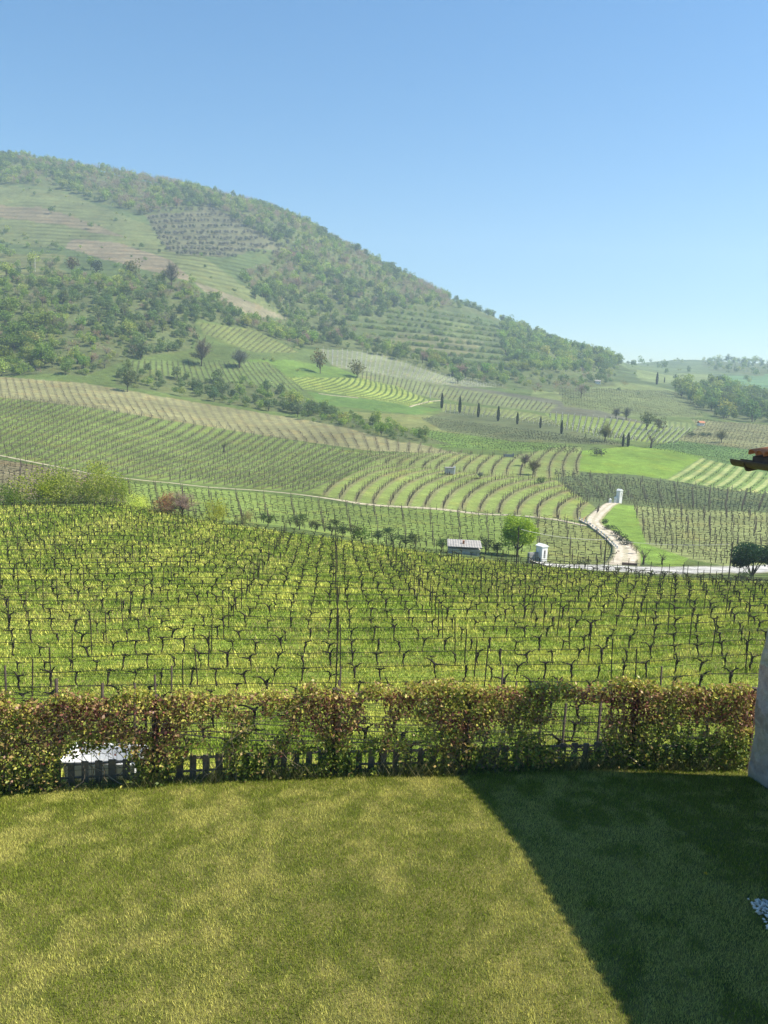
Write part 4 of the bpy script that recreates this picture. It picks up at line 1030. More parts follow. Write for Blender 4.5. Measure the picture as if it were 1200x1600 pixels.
# species prototypes at unit size for the woods (height 1)
PROTO = {'round': [], 'tall': [], 'bush': [], 'bare': [], 'dark': []}
for i in range(4):
    PROTO['round'].append(tree_mesh(300 + i, 1, .95, .16, 9, 420, .085, .022, nseg=5))
    PROTO['tall'].append(tree_mesh(320 + i, 1, .55, .15, 9, 360, .075, .018, nseg=5))
    PROTO['bush'].append(tree_mesh(340 + i, 1, 1.35, -.15, 10, 380, .10, .03, nseg=4, limbs=False))
    PROTO['dark'].append(tree_mesh(360 + i, 1, .85, .10, 12, 480, .08, .022, nseg=5))
    PROTO['bare'].append(bare_mesh(380 + i, 1, .9, .022, 22, 7, .05))
TINT = {'round': [(0.227, 0.340, 0.056), (0.295, 0.392, 0.074), (0.193, 0.288, 0.056), (0.362, 0.412, 0.094)],
        'tall': [(0.203, 0.288, 0.065), (0.295, 0.371, 0.094), (0.169, 0.237, 0.065)],
        'bush': [(0.169, 0.248, 0.056), (0.227, 0.310, 0.065), (0.136, 0.195, 0.056), (0.295, 0.329, 0.094)],
        'dark': [(0.143, 0.208, 0.055), (0.175, 0.248, 0.078), (0.127, 0.181, 0.067)],
        'bare': [(0.386, 0.299, 0.205), (0.341, 0.268, 0.186), (0.318, 0.288, 0.149)]}
LAB = {'round': 'round-crowned tree in fresh spring leaf in the hillside wood', 'tall': 'tall slender leafy tree in the hillside wood',
       'bush': 'low green shrub on the hillside', 'dark': 'dark green dense tree in the hillside wood', 'bare': 'grey-brown tree still bare of leaves in the hillside wood'}
CAT = {'round': 'tree', 'tall': 'tree', 'bush': 'shrub', 'dark': 'tree', 'bare': 'tree'}
NAM = {'round': 'leafy_tree', 'tall': 'slender_tree', 'bush': 'shrub', 'dark': 'dense_tree', 'bare': 'bare_tree'}
PROTO['lime'] = PROTO['round']; TINT['lime'] = [(.14, .21, .03), (.17, .24, .04)]; LAB['lime'] = 'lime-green tree in fresh leaf at the left foot of the hillside wood'; CAT['lime'] = 'tree'; NAM['lime'] = 'leafy_tree'
TREES = []           # x, y, height, kind, tint
def visible(x, y, h):
    """is the top of something this tall at x, y above the land in front of it"""
    D = np.exp(gl); z = float(zat(x, y)); a_ = x / y; T = bil(GT, ga, gl, np.full(gl.shape, a_), gl)
    m = D < y - 3; return (z + h - CH) / y > T[m].max() + .0005 if m.any() else True
def scatter(poly, d0, d1, dens, kinds, h0, h1, clump=0, soft=6):
    c = []
    for x, y in poly: c.append(cast(min(max(x, -50), 1250), y, d0, d1))
    c = np.array(c); x0, x1 = c[:, 0].min() - 20, c[:, 0].max() + 20; y0, y1 = max(d0, c[:, 1].min() - 40), min(d1, c[:, 1].max() + 60)
    n_ = int((x1 - x0) * (y1 - y0) * dens); x = rng.uniform(x0, x1, n_); y = rng.uniform(y0, y1, n_)
    z = zat(x, y); qx, qy = project(x, y, z); j = soft * (fbm(x / 25, y / 25, 131) - .5) * 2
    k = inpoly(qx + j, qy + j, poly) & (qx > -45) & (qx < 1245)
    if clump: k &= fbm(x / 16, y / 16, 137, 2) > clump
    x, y = x[k], y[k]; out = 0
    for xx, yy in zip(x, y):
        nn = float(fbm(np.array(xx / 40), np.array(yy / 40), 141, 2)) + rnd.gauss(0, .12)
        ki = kinds[0] if len(kinds) == 1 else kinds[min(len(kinds) - 1, max(0, int(((nn - .25) / .5) * len(kinds))))]
        h = rnd.uniform(h0, h1) * (.42 if ki == 'bush' else 1) * rnd.choice((.6, .8, 1, 1, 1.3))
        if not visible(xx, yy, h): continue
        TREES.append((xx, yy, h, ki, rnd.choice(TINT[ki]))); out += 1
    return out
wd_ = {w_[0]: w_ for w_ in WOODS}
scatter(wd_['upper'][1], 560, 1120, .027, ['dark', 'tall', 'round', 'round', 'bare', 'tall', 'bare'], 5.5, 11)
scatter(wd_['valley'][1], 500, 900, .022, ['dark', 'bare', 'round', 'tall', 'dark'], 5, 9)
scatter(wd_['right'][1], 560, 1100, .020, ['dark', 'round', 'round', 'tall'], 6, 11)
scatter(wd_['crest'][1], 700, 1250, .009, ['dark', 'round', 'bush', 'tall'], 5, 10)
scatter([(-60, 490), (40, 488), (85, 520), (80, 588), (-60, 590)], 380, 600, .012, ['lime'], 7, 11)
scatter(wd_['left'][1], 380, 600, .055, ['dark', 'bush', 'round', 'bare', 'round', 'bare', 'tall', 'round', 'bush', 'round'], 3, 7.5)
scatter(wd_['leftlow'][1], 350, 520, .045, ['dark', 'bush', 'round', 'bush', 'round'], 3.5, 6.5)
scatter(wd_['belt'][1], 290, 430, .06, ['dark', 'bush', 'round', 'bush', 'round'], 3, 5.5)
scatter(wd_['farright'][1], 470, 900, .02, ['dark', 'dark', 'round', 'dark', 'tall'], 7, 12)
scatter(wd_['ridge'][1], 900, 1700, .0016, ['dark', 'bush', 'round'], 7, 12)
scatter(wd_['midright'][1], 480, 800, .010, ['bare', 'bush', 'round', 'dark'], 4, 8)
scatter([(-40, 395), (110, 400), (200, 412), (290, 430), (300, 445), (-40, 450)], 470, 700, .006, ['bush', 'round', 'dark', 'bare'], 5, 10, .45)
scatter([(-40, 345), (80, 380), (110, 400), (-40, 400)], 560, 800, .008, ['bush', 'round', 'dark'], 4, 8, .4)
scatter([(300, 545), (480, 550), (480, 600), (300, 580)], 380, 600, .003, ['bush', 'bare', 'dark'], 4, 8, .5)
scatter([(600, 555), (900, 590), (1000, 600), (1000, 640), (850, 630), (700, 600)], 450, 800, .0013, ['bush', 'dark', 'bare'], 5, 9, .45)
scatter([(960, 560), (1260, 562), (1260, 610), (1000, 608)], 600, 1600, .0007, ['dark', 'bush', 'round'], 6, 11, .48)
scatter([(-50, 288), (100, 300), (240, 355), (330, 410), (450, 498), (300, 440), (-50, 400)], 500, 1100, .0022, ['bush', 'bush', 'round', 'dark'], 3.5, 7, .38)
# shrub lines that follow the terraces
for (poly, d0, d1, st, kinds, h0, h1, dens) in (
     ([(540, 478), (700, 488), (800, 512), (810, 590), (700, 570), (600, 548), (550, 530)], 480, 1000, 7.0, ['bush', 'dark', 'bush', 'round'], 6, 11, .075),
     ):
    c = np.array([cast(x, y, d0, d1) for x, y in poly]); x0, x1, y0, y1 = c[:, 0].min(), c[:, 0].max(), c[:, 1].min(), c[:, 1].max() + 30
    n_ = int((x1 - x0) * (y1 - y0) * dens); x = rng.uniform(x0, x1, n_); y = rng.uniform(y0, y1, n_)
    z = CH + y * bil(CT, ca, cl, x / y, np.log(y)); f = z / st - np.floor(z / st)
    qx, qy = project(x, y, z); k = inpoly(qx, qy, poly) & (f > .12) & (f < .45)
    for xx, yy in zip(x[k], y[k]):
        ki = rnd.choice(kinds)
        if ki == 'olive': TREES.append((xx, yy, rnd.uniform(h0, h1), 'bushy', rnd.choice([(.10, .11, .08), (.12, .12, .10), (.085, .10, .06)])))
        else: TREES.append((xx, yy, rnd.uniform(h0, h1) * .5, ki, rnd.choice(TINT[ki])))
q_ = [cast(x, y, 600, 1000)[:2] for x, y in ((225, 326), (425, 334), (470, 402), (262, 400))]
for r_ in range(10):
    for sv in np.arange(-.02, 1.02, .026):
        if rnd.random() < .12: continue
        p2 = at_su(q_, np.array([sv + rnd.gauss(0, .004)]), np.array([r_ / 9 + rnd.gauss(0, .006)]), .03)[0]; zz = float(zat(p2[0], p2[1])); qx, qy = project(np.array(p2[0]), np.array(p2[1]), np.array(zz))
        if inpoly(np.array([float(qx)]), np.array([float(qy)]), [(225, 328), (340, 318), (440, 365), (460, 395), (350, 406), (262, 398), (235, 360)])[0]:
            TREES.append((p2[0], p2[1], rnd.uniform(4.2, 5.6), 'bushy', rnd.choice([(.13, .13, .11), (.15, .145, .13), (.10, .12, .08)])))
PROTO['bushy'] = PROTO['round']; LAB['bushy'] = 'grey-green olive tree in a row on the terraced hillside'; CAT['bushy'] = 'olive tree'; NAM['bushy'] = 'olive_tree'
print('trees', len(TREES))

def plant_tree(x, y, h, kind, tint, label=None, group=None, cat=None, name=None, wscale=1.0, z=None, proto=None):
    P_ = proto or PROTO[kind][rnd.randrange(4)]
    z = float(zat(x, y)) - .02 * h if z is None else z
    e = empty(name or NAM[kind], (x, y, z), rnd.uniform(0, 2 * pi), (h * wscale, h * wscale, h), label or LAB[kind], cat or CAT[kind], group)
    k = 'crown' if kind != 'bare' else 'twigs'
    o1 = obj(k, P_[0], M_leaf_obj, e); o1.color = (*[c * rnd.uniform(.85, 1.15) for c in tint], 1)
    if kind != 'bush' or h > 3: obj('trunk', P_[1], M_trunk, e)
    return e
vis = []
for t_ in TREES:
    x, y, h, ki, ti = t_; z = float(zat(x, y)); qx, qy = project(np.array(x), np.array(y), np.array(z + h / 2))
    if -10 < qx < 1205: vis.append((h / y, t_))
vis.sort(key=lambda v: -v[0]); big = vis[:300]; bigid = set(id(v[1]) for v in big)
GRP = {'lime': 'lime-green trees at the foot of the left wood', 'round': 'round leafy trees of the hillside woods', 'tall': 'slender trees of the hillside woods', 'bush': 'green shrubs on the hillside', 'dark': 'dark dense trees of the hillside woods',
       'bare': 'bare trees of the hillside woods', 'bushy': 'olive trees on the terraces'}
for _, (x, y, h, ki, ti) in big: plant_tree(x, y, h, ki, ti, group=GRP[ki])
# the rest of the woods: one mass, crowns thinned with distance
WV, WF, WCc = [], [], []; wo_ = 0
cache = {k: [arr_of(p[0]) for p in v] for k, v in PROTO.items()}
for t_ in TREES:
    if id(t_) in bigid: continue
    x, y, h, ki, ti = t_; V = cache[ki][rnd.randrange(4)].reshape(-1, 4, 3)
    keepn = int(np.clip(len(V) * 620 / y, 110, len(V))) if y > 480 else len(V)
    st = rnd.randrange(3)
    if keepn < len(V): V = V[rng.permutation(len(V))[:keepn]]; gs = math.sqrt(1 + .5 * (len(cache[ki][0]) / 4 / keepn - 1))
    else: gs = 1
    if gs > 1: cc_ = V.mean(1, keepdims=True); V = cc_ + (V - cc_) * gs
    V = V.reshape(-1, 3); an = rnd.uniform(0, 2 * pi); c_, s_ = cos(an), sin(an)
    T = np.stack([(V[:, 0] * c_ - V[:, 1] * s_) * h + x, (V[:, 0] * s_ + V[:, 1] * c_) * h + y, V[:, 2] * h + float(zat(x, y)) - .03 * h], 1)
    WV.append(T.astype(np.float32)); WCc.append(np.tile(np.array(ti) * rnd.uniform(.85, 1.15), (len(T), 1)).astype(np.float32)); wo_ += len(T)
tag(obj('woodland', mesh_np('woodland', np.concatenate(WV), np.arange(wo_).reshape(-1, 4), np.concatenate(WCc)), M_leaf_attr),
    'spring woodland and scrub covering the hill and its terraces', 'woodland', kind='stuff')
print('wood quads', wo_ // 4)

# ---- trees and bushes one can point to
def base_at(px, py, d0=0, d1=1e9): p_ = cast(px, py, d0, d1); return p_
def hpx(p_, px_h): return px_h / F * p_[1] * 1.02
p_ = base_at(808, 869, 108, 150); h = hpx(p_, 74)
pr = tree_mesh(501, 1, .95, .14, 22, 11000, .036, .024, aspect=.65, nseg=8, shell=.2)
plant_tree(p_[0], p_[1], h, 'round', (.32, .46, .04), 'bright lime-green tree standing alone between the hut and the white shrine', None, 'tree', 'lime_green_tree', proto=pr)
p_ = base_at(1172, 906, 80, 110); h = hpx(p_, 72)
pr = tree_mesh(509, 1, 1.25, .10, 9, 7000, .045, .028, aspect=.6, nseg=8, shell=.2)
plant_tree(p_[0], p_[1], h, 'dark', (.03, .065, .03), 'dark evergreen tree by the road at the right edge', None, 'tree', 'evergreen_tree', proto=pr, wscale=1.0)
p_ = base_at(1060, 893, 96, 125)
for (px, py, hh, kd, tn, lb, nm, ct_) in (
    (908, 888, 20, 'bush', (.10, .12, .075), 'small grey-green olive bush beside the road, right of the white shrine', 'olive_bush', 'bush'),
    (1162, 914, 24, 'bush', (.13, .16, .07), 'loose pale bush at the near side of the road under the evergreen', 'roadside_bush', 'bush')):
    q_ = base_at(px, py, 85, 130); plant_tree(q_[0], q_[1], hpx(q_, hh), kd, tn, lb, None, ct_, nm, wscale=1.0)
# bushes behind the left of the vineyard
for (px, py, hh, ws, kd, tn, lb, nm, d0) in (
    (18, 800, 50, 1.10, 'bush', (0.163, 0.250, 0.031), 'deep green bush at the left edge behind the vineyard', 'green_bush', 106),
    (60, 800, 73, 1.10, 'bush', (0.269, 0.366, 0.037), 'bright yellow-green bush, second from the left behind the vineyard', 'green_bush', 108),
    (105, 800, 80, 1.04, 'bush', (0.340, 0.333, 0.073), 'big straw-green budding bush in the clump behind the vineyard', 'budding_bush', 110),
    (150, 800, 78, 0.99, 'bush', (0.360, 0.366, 0.062), 'tall yellowish bush at the middle of the clump behind the vineyard', 'budding_bush', 110),
    (178, 802, 64, 0.88, 'bush', (0.288, 0.316, 0.052), 'olive-green bush at the right of the clump behind the vineyard', 'budding_bush', 108),
    (212, 806, 33, 1.43, 'bush', (0.684, 0.699, 0.146), 'low bush of pale cream-green blossom next to the pink bush', 'blossom_bush', 104),
    (258, 815, 42, 1.10, 'bush', (0.415, 0.231, 0.112), 'pink-red flowering bush at the edge of the vineyard', 'pink_bush', 104),
    (285, 822, 42, 1.38, 'bare', (0.390, 0.260, 0.208), 'bare reddish-grey twiggy bush right of the pink one', 'twiggy_bush', 104),
    (338, 832, 47, 0.88, 'bush', (0.360, 0.432, 0.052), 'yellow-green bush right of the twiggy grey one', 'yellow_green_bush', 102),
    (382, 838, 26, 1.32, 'bush', (0.396, 0.400, 0.125), 'small pale bush with white blossom right of the yellow-green bush', 'blossom_bush', 102)):
    q_ = base_at(px, py, d0, 140); h_ = hpx(q_, hh)
    pr = tree_mesh(520 + px, 1, 1.25, -.35, 16, 3200, .045, .02, limbs=False, aspect=.45, shell=.1) if kd == 'bush' else bare_mesh(520 + px, 1, 1.0, .02, 60, 12, .03)
    plant_tree(q_[0], q_[1], h_, kd, tn, lb, None, 'bush', nm, wscale=ws, proto=pr)
# orchard line of small trees along the foot of the vineyard
pr4 = [tree_mesh(560 + i, 1, 1.25, .22, 10, 700, .07, .03, aspect=.5, shell=.1) for i in range(4)]
for i, (px, py, hh) in enumerate(((418, 842, 26), (468, 843, 30), (492, 846, 24), (518, 847, 28), (536, 849, 27), (552, 851, 26), (590, 853, 26), (612, 855, 32), (634, 858, 30), (648, 858, 27), (690, 862, 26), (712, 862, 24), (742, 866, 28), (758, 866, 30), (776, 868, 26))):
    q_ = base_at(px, py, 104, 122); dk = px > 750
    e = plant_tree(q_[0], q_[1], hpx(q_, hh), 'round', (.05, .075, .03) if dk else (.085, .12, .04), 'small olive-green orchard tree in the line between the vineyard and the valley field', 'small trees of the orchard line', 'tree', 'orchard_tree', proto=pr4[i % 4])
q_ = base_at(566, 852, 104, 122); plant_tree(q_[0], q_[1], hpx(q_, 28), 'bush', (.17, .26, .04), 'bright yellow-green bush standing in the orchard line', None, 'bush', 'yellow_green_bush')
# hedge beside the dirt road
for i, (px, py, hh, kd, lb) in enumerate(((944, 818, 9, 'd', 'topmost'), (952, 828, 12, 'd', ''), (961, 838, 14, 'd', ''), (970, 846, 15, 'd', ''), (978, 852, 14, 'd', ''), (986, 858, 14, 'b', ''), (994, 866, 18, 'b', ''))):
    q_ = base_at(px, py, 110, 185)
    plant_tree(q_[0], q_[1], hpx(q_, hh), 'bush' if kd == 'd' else 'bare', (.04, .055, .03) if kd == 'd' else (.14, .12, .10),
               'dark hedge shrub along the right bank of the dirt road' if kd == 'd' else 'brown bare shrub at the lower end of the roadside hedge',
               'dark hedge shrubs beside the dirt road' if kd == 'd' else 'bare shrubs beside the dirt road', 'shrub', 'hedge_shrub', wscale=1.3 if kd == 'd' else 1)
prb = bare_mesh(590, 1, .8, .05, 14, 4, .05)
for px, py, hh, lb in ((1005, 882, 32, 'gnarled bare tree at the lower end of the roadside hedge'), (1034, 882, 24, 'leaning pruned bare tree on the grass right of the dirt road'), (1017, 700, 28, 'leaning bare tree right of the pair of cypresses')):
    q_ = base_at(px, py, 104, 420); plant_tree(q_[0], q_[1], hpx(q_, hh), 'bare', (.10, .08, .06), lb, None, 'tree', 'bare_tree', proto=prb)
# single trees on the far slopes
for px, py, hh, ws, kd, tn, lb, nm, d0, d1 in (
    (945, 690, 30, 1.0, 'bare', (.17, .18, .07), 'round-headed budding tree in the field between the cypresses', 'budding_tree', 300, 420),
    (1010, 672, 32, .95, 'round', (.15, .18, .07), 'pale green tree, left of the pair above the meadow', 'leafy_tree', 380, 470),
    (1030, 674, 26, .95, 'round', (.17, .19, .09), 'paler tree, right of the pair above the meadow', 'leafy_tree', 380, 470),
    (978, 660, 20, 1.0, 'bare', (.16, .15, .10), 'faint bare tree left of the pale pair', 'bare_tree', 420, 520),
    (962, 656, 18, 1.0, 'bare', (.16, .15, .10), 'faint bare tree farthest left above the round-headed tree', 'bare_tree', 420, 520),
    (500, 584, 38, .75, 'round', (.16, .15, .05), 'slender ochre-green tree on the grass bank', 'ochre_tree', 380, 520),
    (558, 590, 30, 1.1, 'round', (.17, .19, .06), 'round yellow-green tree at the end of the grass bank', 'yellow_green_tree', 380, 520),
    (374, 575, 32, 1.1, 'bare', (.17, .15, .13), 'grey bare round tree beside the hillside field', 'bare_tree', 400, 520),
    (220, 562, 30, 1.0, 'dark', (.08, .13, .05), 'dark green round tree before the hillside field', 'dense_tree', 400, 520),
    (315, 572, 46, .8, 'bare', (.15, .15, .09), 'tall thin half-bare tree left of the grey round one', 'bare_tree', 400, 520),
    (112, 428, 28, 1.0, 'round', (.14, .14, .05), 'ochre-green tree on the skyline of the left wood', 'ochre_tree', 500, 640),
    (152, 430, 26, 1.0, 'dark', (.06, .08, .05), 'dark tree second on the skyline of the left wood', 'dense_tree', 500, 640),
    (205, 437, 36, .8, 'round', (.16, .18, .06), 'tall yellow-green tree on the skyline of the left wood', 'yellow_green_tree', 500, 640),
    (268, 447, 38, .8, 'bare', (.17, .14, .12), 'brown bare tree at the right end of the left wood skyline', 'bare_tree', 500, 640),
    (200, 612, 36, .8, 'round', (.12, .16, .05), 'round mid-green tree at the edge of the dry vineyard', 'leafy_tree', 360, 430),
    (465, 652, 26, .9, 'round', (.20, .21, .13), 'pale silvery bush in the dark shrub belt', 'silver_bush', 330, 420),
    (845, 755, 14, .9, 'bush', (.05, .09, .02), 'dark green bush at the foot of the terraces', 'dark_bush', 200, 280),
    (833, 742, 28, 1.0, 'bare', (.20, .19, .10), 'straw-coloured bush at the foot of the terraces', 'straw_bush', 200, 290),
    (820, 728, 20, 1.0, 'bare', (.18, .15, .13), 'grey bare bush above the straw-coloured one', 'bare_bush', 200, 290),
    (932, 712, 18, 1.1, 'bush', (.09, .12, .05), 'grey-green bush at the upper left corner of the meadow', 'meadow_bush', 230, 330),
    (750, 748, 12, 1.2, 'bare', (.22, .21, .19), 'small grey tree on the striped terraces', 'bare_tree', 190, 260),
    (1080, 682, 9, 1.6, 'bush', (.05, .08, .03), 'low dark bush, leftmost of the row above the green rows', 'field_bush', 340, 460),
    (1097, 682, 9, 1.1, 'bush', (.05, .085, .035), 'dark bush, middle of the row above the green rows', 'field_bush', 340, 460),
    (1107, 681, 8, 1.0, 'bush', (.05, .08, .035), 'dark small bush, right of the row above the green rows', 'field_bush', 340, 460),
    (1127, 692, 22, 1.0, 'bare', (.15, .17, .09), 'pale wispy tree left of the tiled eaves', 'bare_tree', 330, 460)):
    q_ = base_at(px, py, d0, d1); h_ = hpx(q_, hh); 
    plant_tree(q_[0], q_[1], h_, kd, tn, lb, None, 'bush' if 'bush' in nm else 'tree', nm, wscale=ws,
               proto=(bare_mesh(700 + px, 1, .95, .028, 60, 10, .045) if kd == 'bare' else None))
# cypresses
def cypress_mesh(seed):
    r_ = np.random.default_rng(seed); nn = 1500; zz = r_.uniform(.05, 1, nn); rr = .10 * np.sin(np.clip(zz, 0, 1) ** .75 * pi) ** .6 * np.sqrt(r_.uniform(.3, 1, nn))
    an = r_.uniform(0, 2 * pi, nn); P = np.stack([np.cos(an) * rr, np.sin(an) * rr, zz], 1)
    V, Fq = leaf_quads(P, r_.uniform(.03, .07, nn), .5, up=2.5, r=r_); mb = MB(); mb.tube([(0, 0, -.05), (0, 0, .15)], .018, 6)
    return mesh_np('cypress_foliage', V, Fq), mb.mesh('cypress_trunk', True)
CY = [cypress_mesh(800 + i) for i in range(3)]
cyl = ['first and farthest left cypress of the line across the far vineyards', 'second cypress from the left in the line across the far vineyards', 'third cypress from the left, left of a gap in the line',
       'fourth cypress from the left in the line across the far vineyards', 'fifth cypress from the left in the line', 'sixth cypress from the left in the line',
       'seventh cypress, last tall one before the small one', 'tiny young cypress between the line and the round-headed tree', 'left one of the pair of cypresses by the meadow', 'right one of the pair of cypresses by the meadow',
       'lone dark cypress high on the right slope', 'small cypress beside the lone one high on the right slope']
for i, (px, py, hh) in enumerate(((690, 638, 21), (718, 645, 22), (747, 652, 20), (778, 658, 21), (808, 663, 17), (844, 669, 16), (877, 678, 19), (915, 683, 7), (973, 698, 18), (981, 698, 20), (1026, 601, 17), (1038, 598, 8))):
    q_ = base_at(px, py, 300, 900); h_ = hpx(q_, hh) * 1.12
    plant_tree(q_[0], q_[1], h_, 'dark', (.014, .022, .012), cyl[i], None, 'cypress', 'cypress', proto=CY[i % 3], wscale=1.0 if i != 7 else .8)

# ---------------------------------------------------------------- buildings and small structures
def structure(name, px, py, d0, d1, rz, label, cat):
    q_ = base_at(px, py, d0, d1); return empty(name, (q_[0], q_[1], q_[2]), rz, 1, label, cat), q_[1] / F
# hut
e, k = structure('hut', 724, 873, 96, 112, -.05, 'low grey hut with a flat pale sheet roof behind the vineyard', 'hut')
W_, D_ = 50 * k, 2.8
mb = MB(); mb.box((0, 0, 12 * k / 2 - .3), (W_, D_, 12 * k + .6)); obj('wall', mb.mesh('hut_wall'), M_greywall, e)
mb = MB()
for i in range(26):
    x0_ = -W_ / 2 - .15 + i * (W_ + .3) / 26; x1_ = x0_ + (W_ + .3) / 26; zz = .04 * (i % 2)
    mb.add([(x0_, -D_ / 2 - .3, 12 * k + .32 + zz), (x1_, -D_ / 2 - .3, 12 * k + .32 + .04 * ((i + 1) % 2)), (x1_, D_ / 2 + .2, 12 * k + .62 + .04 * ((i + 1) % 2)), (x0_, D_ / 2 + .2, 12 * k + .62 + zz),
            (x0_, -D_ / 2 - .3, 12 * k + .26 + zz), (x1_, -D_ / 2 - .3, 12 * k + .26 + .04 * ((i + 1) % 2)), (x1_, D_ / 2 + .2, 12 * k + .56 + .04 * ((i + 1) % 2)), (x0_, D_ / 2 + .2, 12 * k + .56 + zz)],
           [(0, 1, 2, 3), (7, 6, 5, 4), (0, 4, 5, 1), (2, 6, 7, 3)])
r_ = obj('roof', mb.mesh('hut_roof'), M_greyroof, e)
mb = MB(); mb.box((-.1, -.2, 12 * k + .6), (.25, .25, .5)); obj('chimney', mb.mesh('hut_chimney'), M_terra, r_)
mb = MB()
mb.box((W_ * .3, -D_ / 2 - .012, 4.5 * k), (.8, .02, 9 * k))
obj('door', mb.mesh('hut_door'), M_greyroof, e)

def arch_panel(mb, w_, h_, ow, oh, depth, y0, oz=0, n_=10):
    """an upright slab w_ x h_ with an arched opening of width ow and height oh, lower edge oz"""
    outer = [(-w_ / 2, 0), (w_ / 2, 0), (w_ / 2, h_), (-w_ / 2, h_)]
    ar = [(-ow / 2, oz), (-ow / 2, oz + oh - ow / 2)] + [(-cos(pi * k_ / n_) * ow / 2, oz + oh - ow / 2 + sin(pi * k_ / n_) * ow / 2) for k_ in range(1, n_)] + [(ow / 2, oz + oh - ow / 2), (ow / 2, oz)]
    m_ = len(ar); V = []
    for yy in (y0, y0 + depth):
        V += [(x, yy, z) for x, z in ar] + [(-w_ / 2, yy, oz), (-w_ / 2, yy, h_), (w_ / 2, yy, h_), (w_ / 2, yy, oz)]
    S = m_ + 4; Fq = []
    for s_, fl in ((0, False), (S, True)):
        left = [(s_ + i, s_ + i + 1, s_ + m_ + 1) for i in range(m_ // 2)] + [(s_ + 0, s_ + m_ + 1, s_ + m_)]
        right = [(s_ + i, s_ + i + 1, s_ + m_ + 2) for i in range(m_ // 2, m_ - 1)] + [(s_ + m_ - 1, s_ + m_ + 3, s_ + m_ + 2)] + [(s_ + m_ // 2, s_ + m_ + 2, s_ + m_ + 1)]
        Fq += [f if fl else f[::-1] for f in left + right]
    for i in range(m_ - 1): Fq.append((i, i + 1, S + i + 1, S + i))
    for a_, b_ in ((m_, m_ + 1), (m_ + 1, m_ + 2), (m_ + 2, m_ + 3)): Fq.append((a_, b_, S + b_, S + a_))
    mb.add(V, Fq)
    if oz > 0: mb.box((0, y0 + depth / 2, oz / 2 - .2), (w_, depth, oz + .4))
# wayside shrine by the road: white tall narrow body with an arched niche and a gabled cap
e, k = structure('wayside_shrine', 845, 884, 104, 122, .6, 'white roadside shrine with an arched niche beside the lime-green tree', 'shrine')
w_, h_ = 12 * k, 30 * k
mb = MB(); arch_panel(mb, w_, h_, w_ * .34, h_ * .45, .5, -.55, h_ * .38)
mb.box((0, .2, h_ / 2 - .15), (w_, .7, h_ + .3)); obj('wall', mb.mesh('shrine_body'), M_white, e)
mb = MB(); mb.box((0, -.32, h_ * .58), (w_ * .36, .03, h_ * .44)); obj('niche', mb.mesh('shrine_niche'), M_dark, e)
mb = MB(); mb.prism([(-w_ / 2 - .12, 0), (0, 3.4 * k), (w_ / 2 + .12, 0), (w_ / 2 + .12, -.08), (-w_ / 2 - .12, -.08)], lambda x, y, z: (x, -.65 + y * 1.3, z + h_ + .08)); obj('roof', mb.mesh('shrine_roof'), M_white, e)
mb = MB(); mb.box((-w_ / 2 - .8, .3, .75), (1.6, .4, 1.9)); obj('shaded_side', mb.mesh('shrine_side'), simple_mat('painted_shade_grey', (.2, .2, .19), (.3, .3, .28), 3), e)  # dark grey colour stands in for shade on the white shrine's left side
# second white pillar shrine at the top of the road
e, k = structure('pillar_shrine', 967, 786, 170, 215, .6, 'tall slim white pillar shrine at the top of the dirt road', 'shrine')
w_, h_ = 6.2 * k, 19 * k
mb = MB(); arch_panel(mb, w_, h_, w_ * .35, h_ * .4, .3, -.45, h_ * .45); mb.box((0, .15, h_ / 2), (w_, .9, h_)); obj('wall', mb.mesh('pillar_body'), M_white, e)
mb = MB(); mb.prism([(-w_ / 2 - .1, 0), (-w_ / 2 - .1, .1), (0, .5), (w_ / 2 + .1, .1), (w_ / 2 + .1, 0)], lambda x, y, z: (x, -.55 + y * 1.2, z + h_ + .02)); obj('roof', mb.mesh('pillar_roof'), M_white, e)
for px, py, ph, lb in ((961, 786, 9, 'short white gate pillar left of the pillar shrine'), (953, 786, 6, 'low white gate pillar at the left end of the road top')):
    q_ = base_at(px, py, 170, 215); k = q_[1] / F; mb = MB(); mb.box((0, 0, ph * k / 2 - .2), (3.5 * k, .5, ph * k + .4)); mb.add([(-2 * k, -.3, ph * k + .01), (2 * k, -.3, ph * k + .01), (2 * k, .3, ph * k + .01), (-2 * k, .3, ph * k + .01), (0, 0, ph * k + 1.6 * k)], [(0, 1, 4), (1, 2, 4), (2, 3, 4), (3, 0, 4), (3, 2, 1, 0)])
    o_ = obj('gate_pillar', mb.mesh('gate_pillar'), M_white, None, q_); tag(o_, lb, 'pillar')
# far houses
def house(px, py, d0, d1, wpx, hpx_, rz, label, roofm, wallm):
    e, k = structure('farmhouse', px, py, d0, d1, rz, label, 'house'); w_, h_ = wpx * k, hpx_ * k; dp = w_ * .6
    mb = MB(); mb.box((0, 0, h_ / 2 - .4), (w_, dp, h_ + .8)); obj('wall', mb.mesh('house_wall'), wallm, e)
    mb = MB(); mb.prism([(-dp / 2 - .4, -.1), (0, h_ * .55), (dp / 2 + .4, -.1), (dp / 2 + .4, -.3), (0, h_ * .55 - .2), (-dp / 2 - .4, -.3)], lambda x, y, z: (-w_ / 2 - .3 + y * (w_ + .6), x, z + h_ + .3)); obj('roof', mb.mesh('house_roof'), roofm, e)
    for x in (-w_ * .28, 0, w_ * .28):
        mb = MB(); mb.box((x, -dp / 2 - .02, h_ * .5), (w_ * .1, .03, h_ * .35)); obj('window', mb.mesh('house_window'), M_dark, e)
house(1095, 665, 400, 520, 9, 4, .3, 'small white farmhouse with a red roof below the dark wood', M_terra, M_white)
house(934, 599, 520, 760, 8, 3, -.2, 'tiny white farmhouse on the far slope above the vineyards', M_greyroof, M_white)
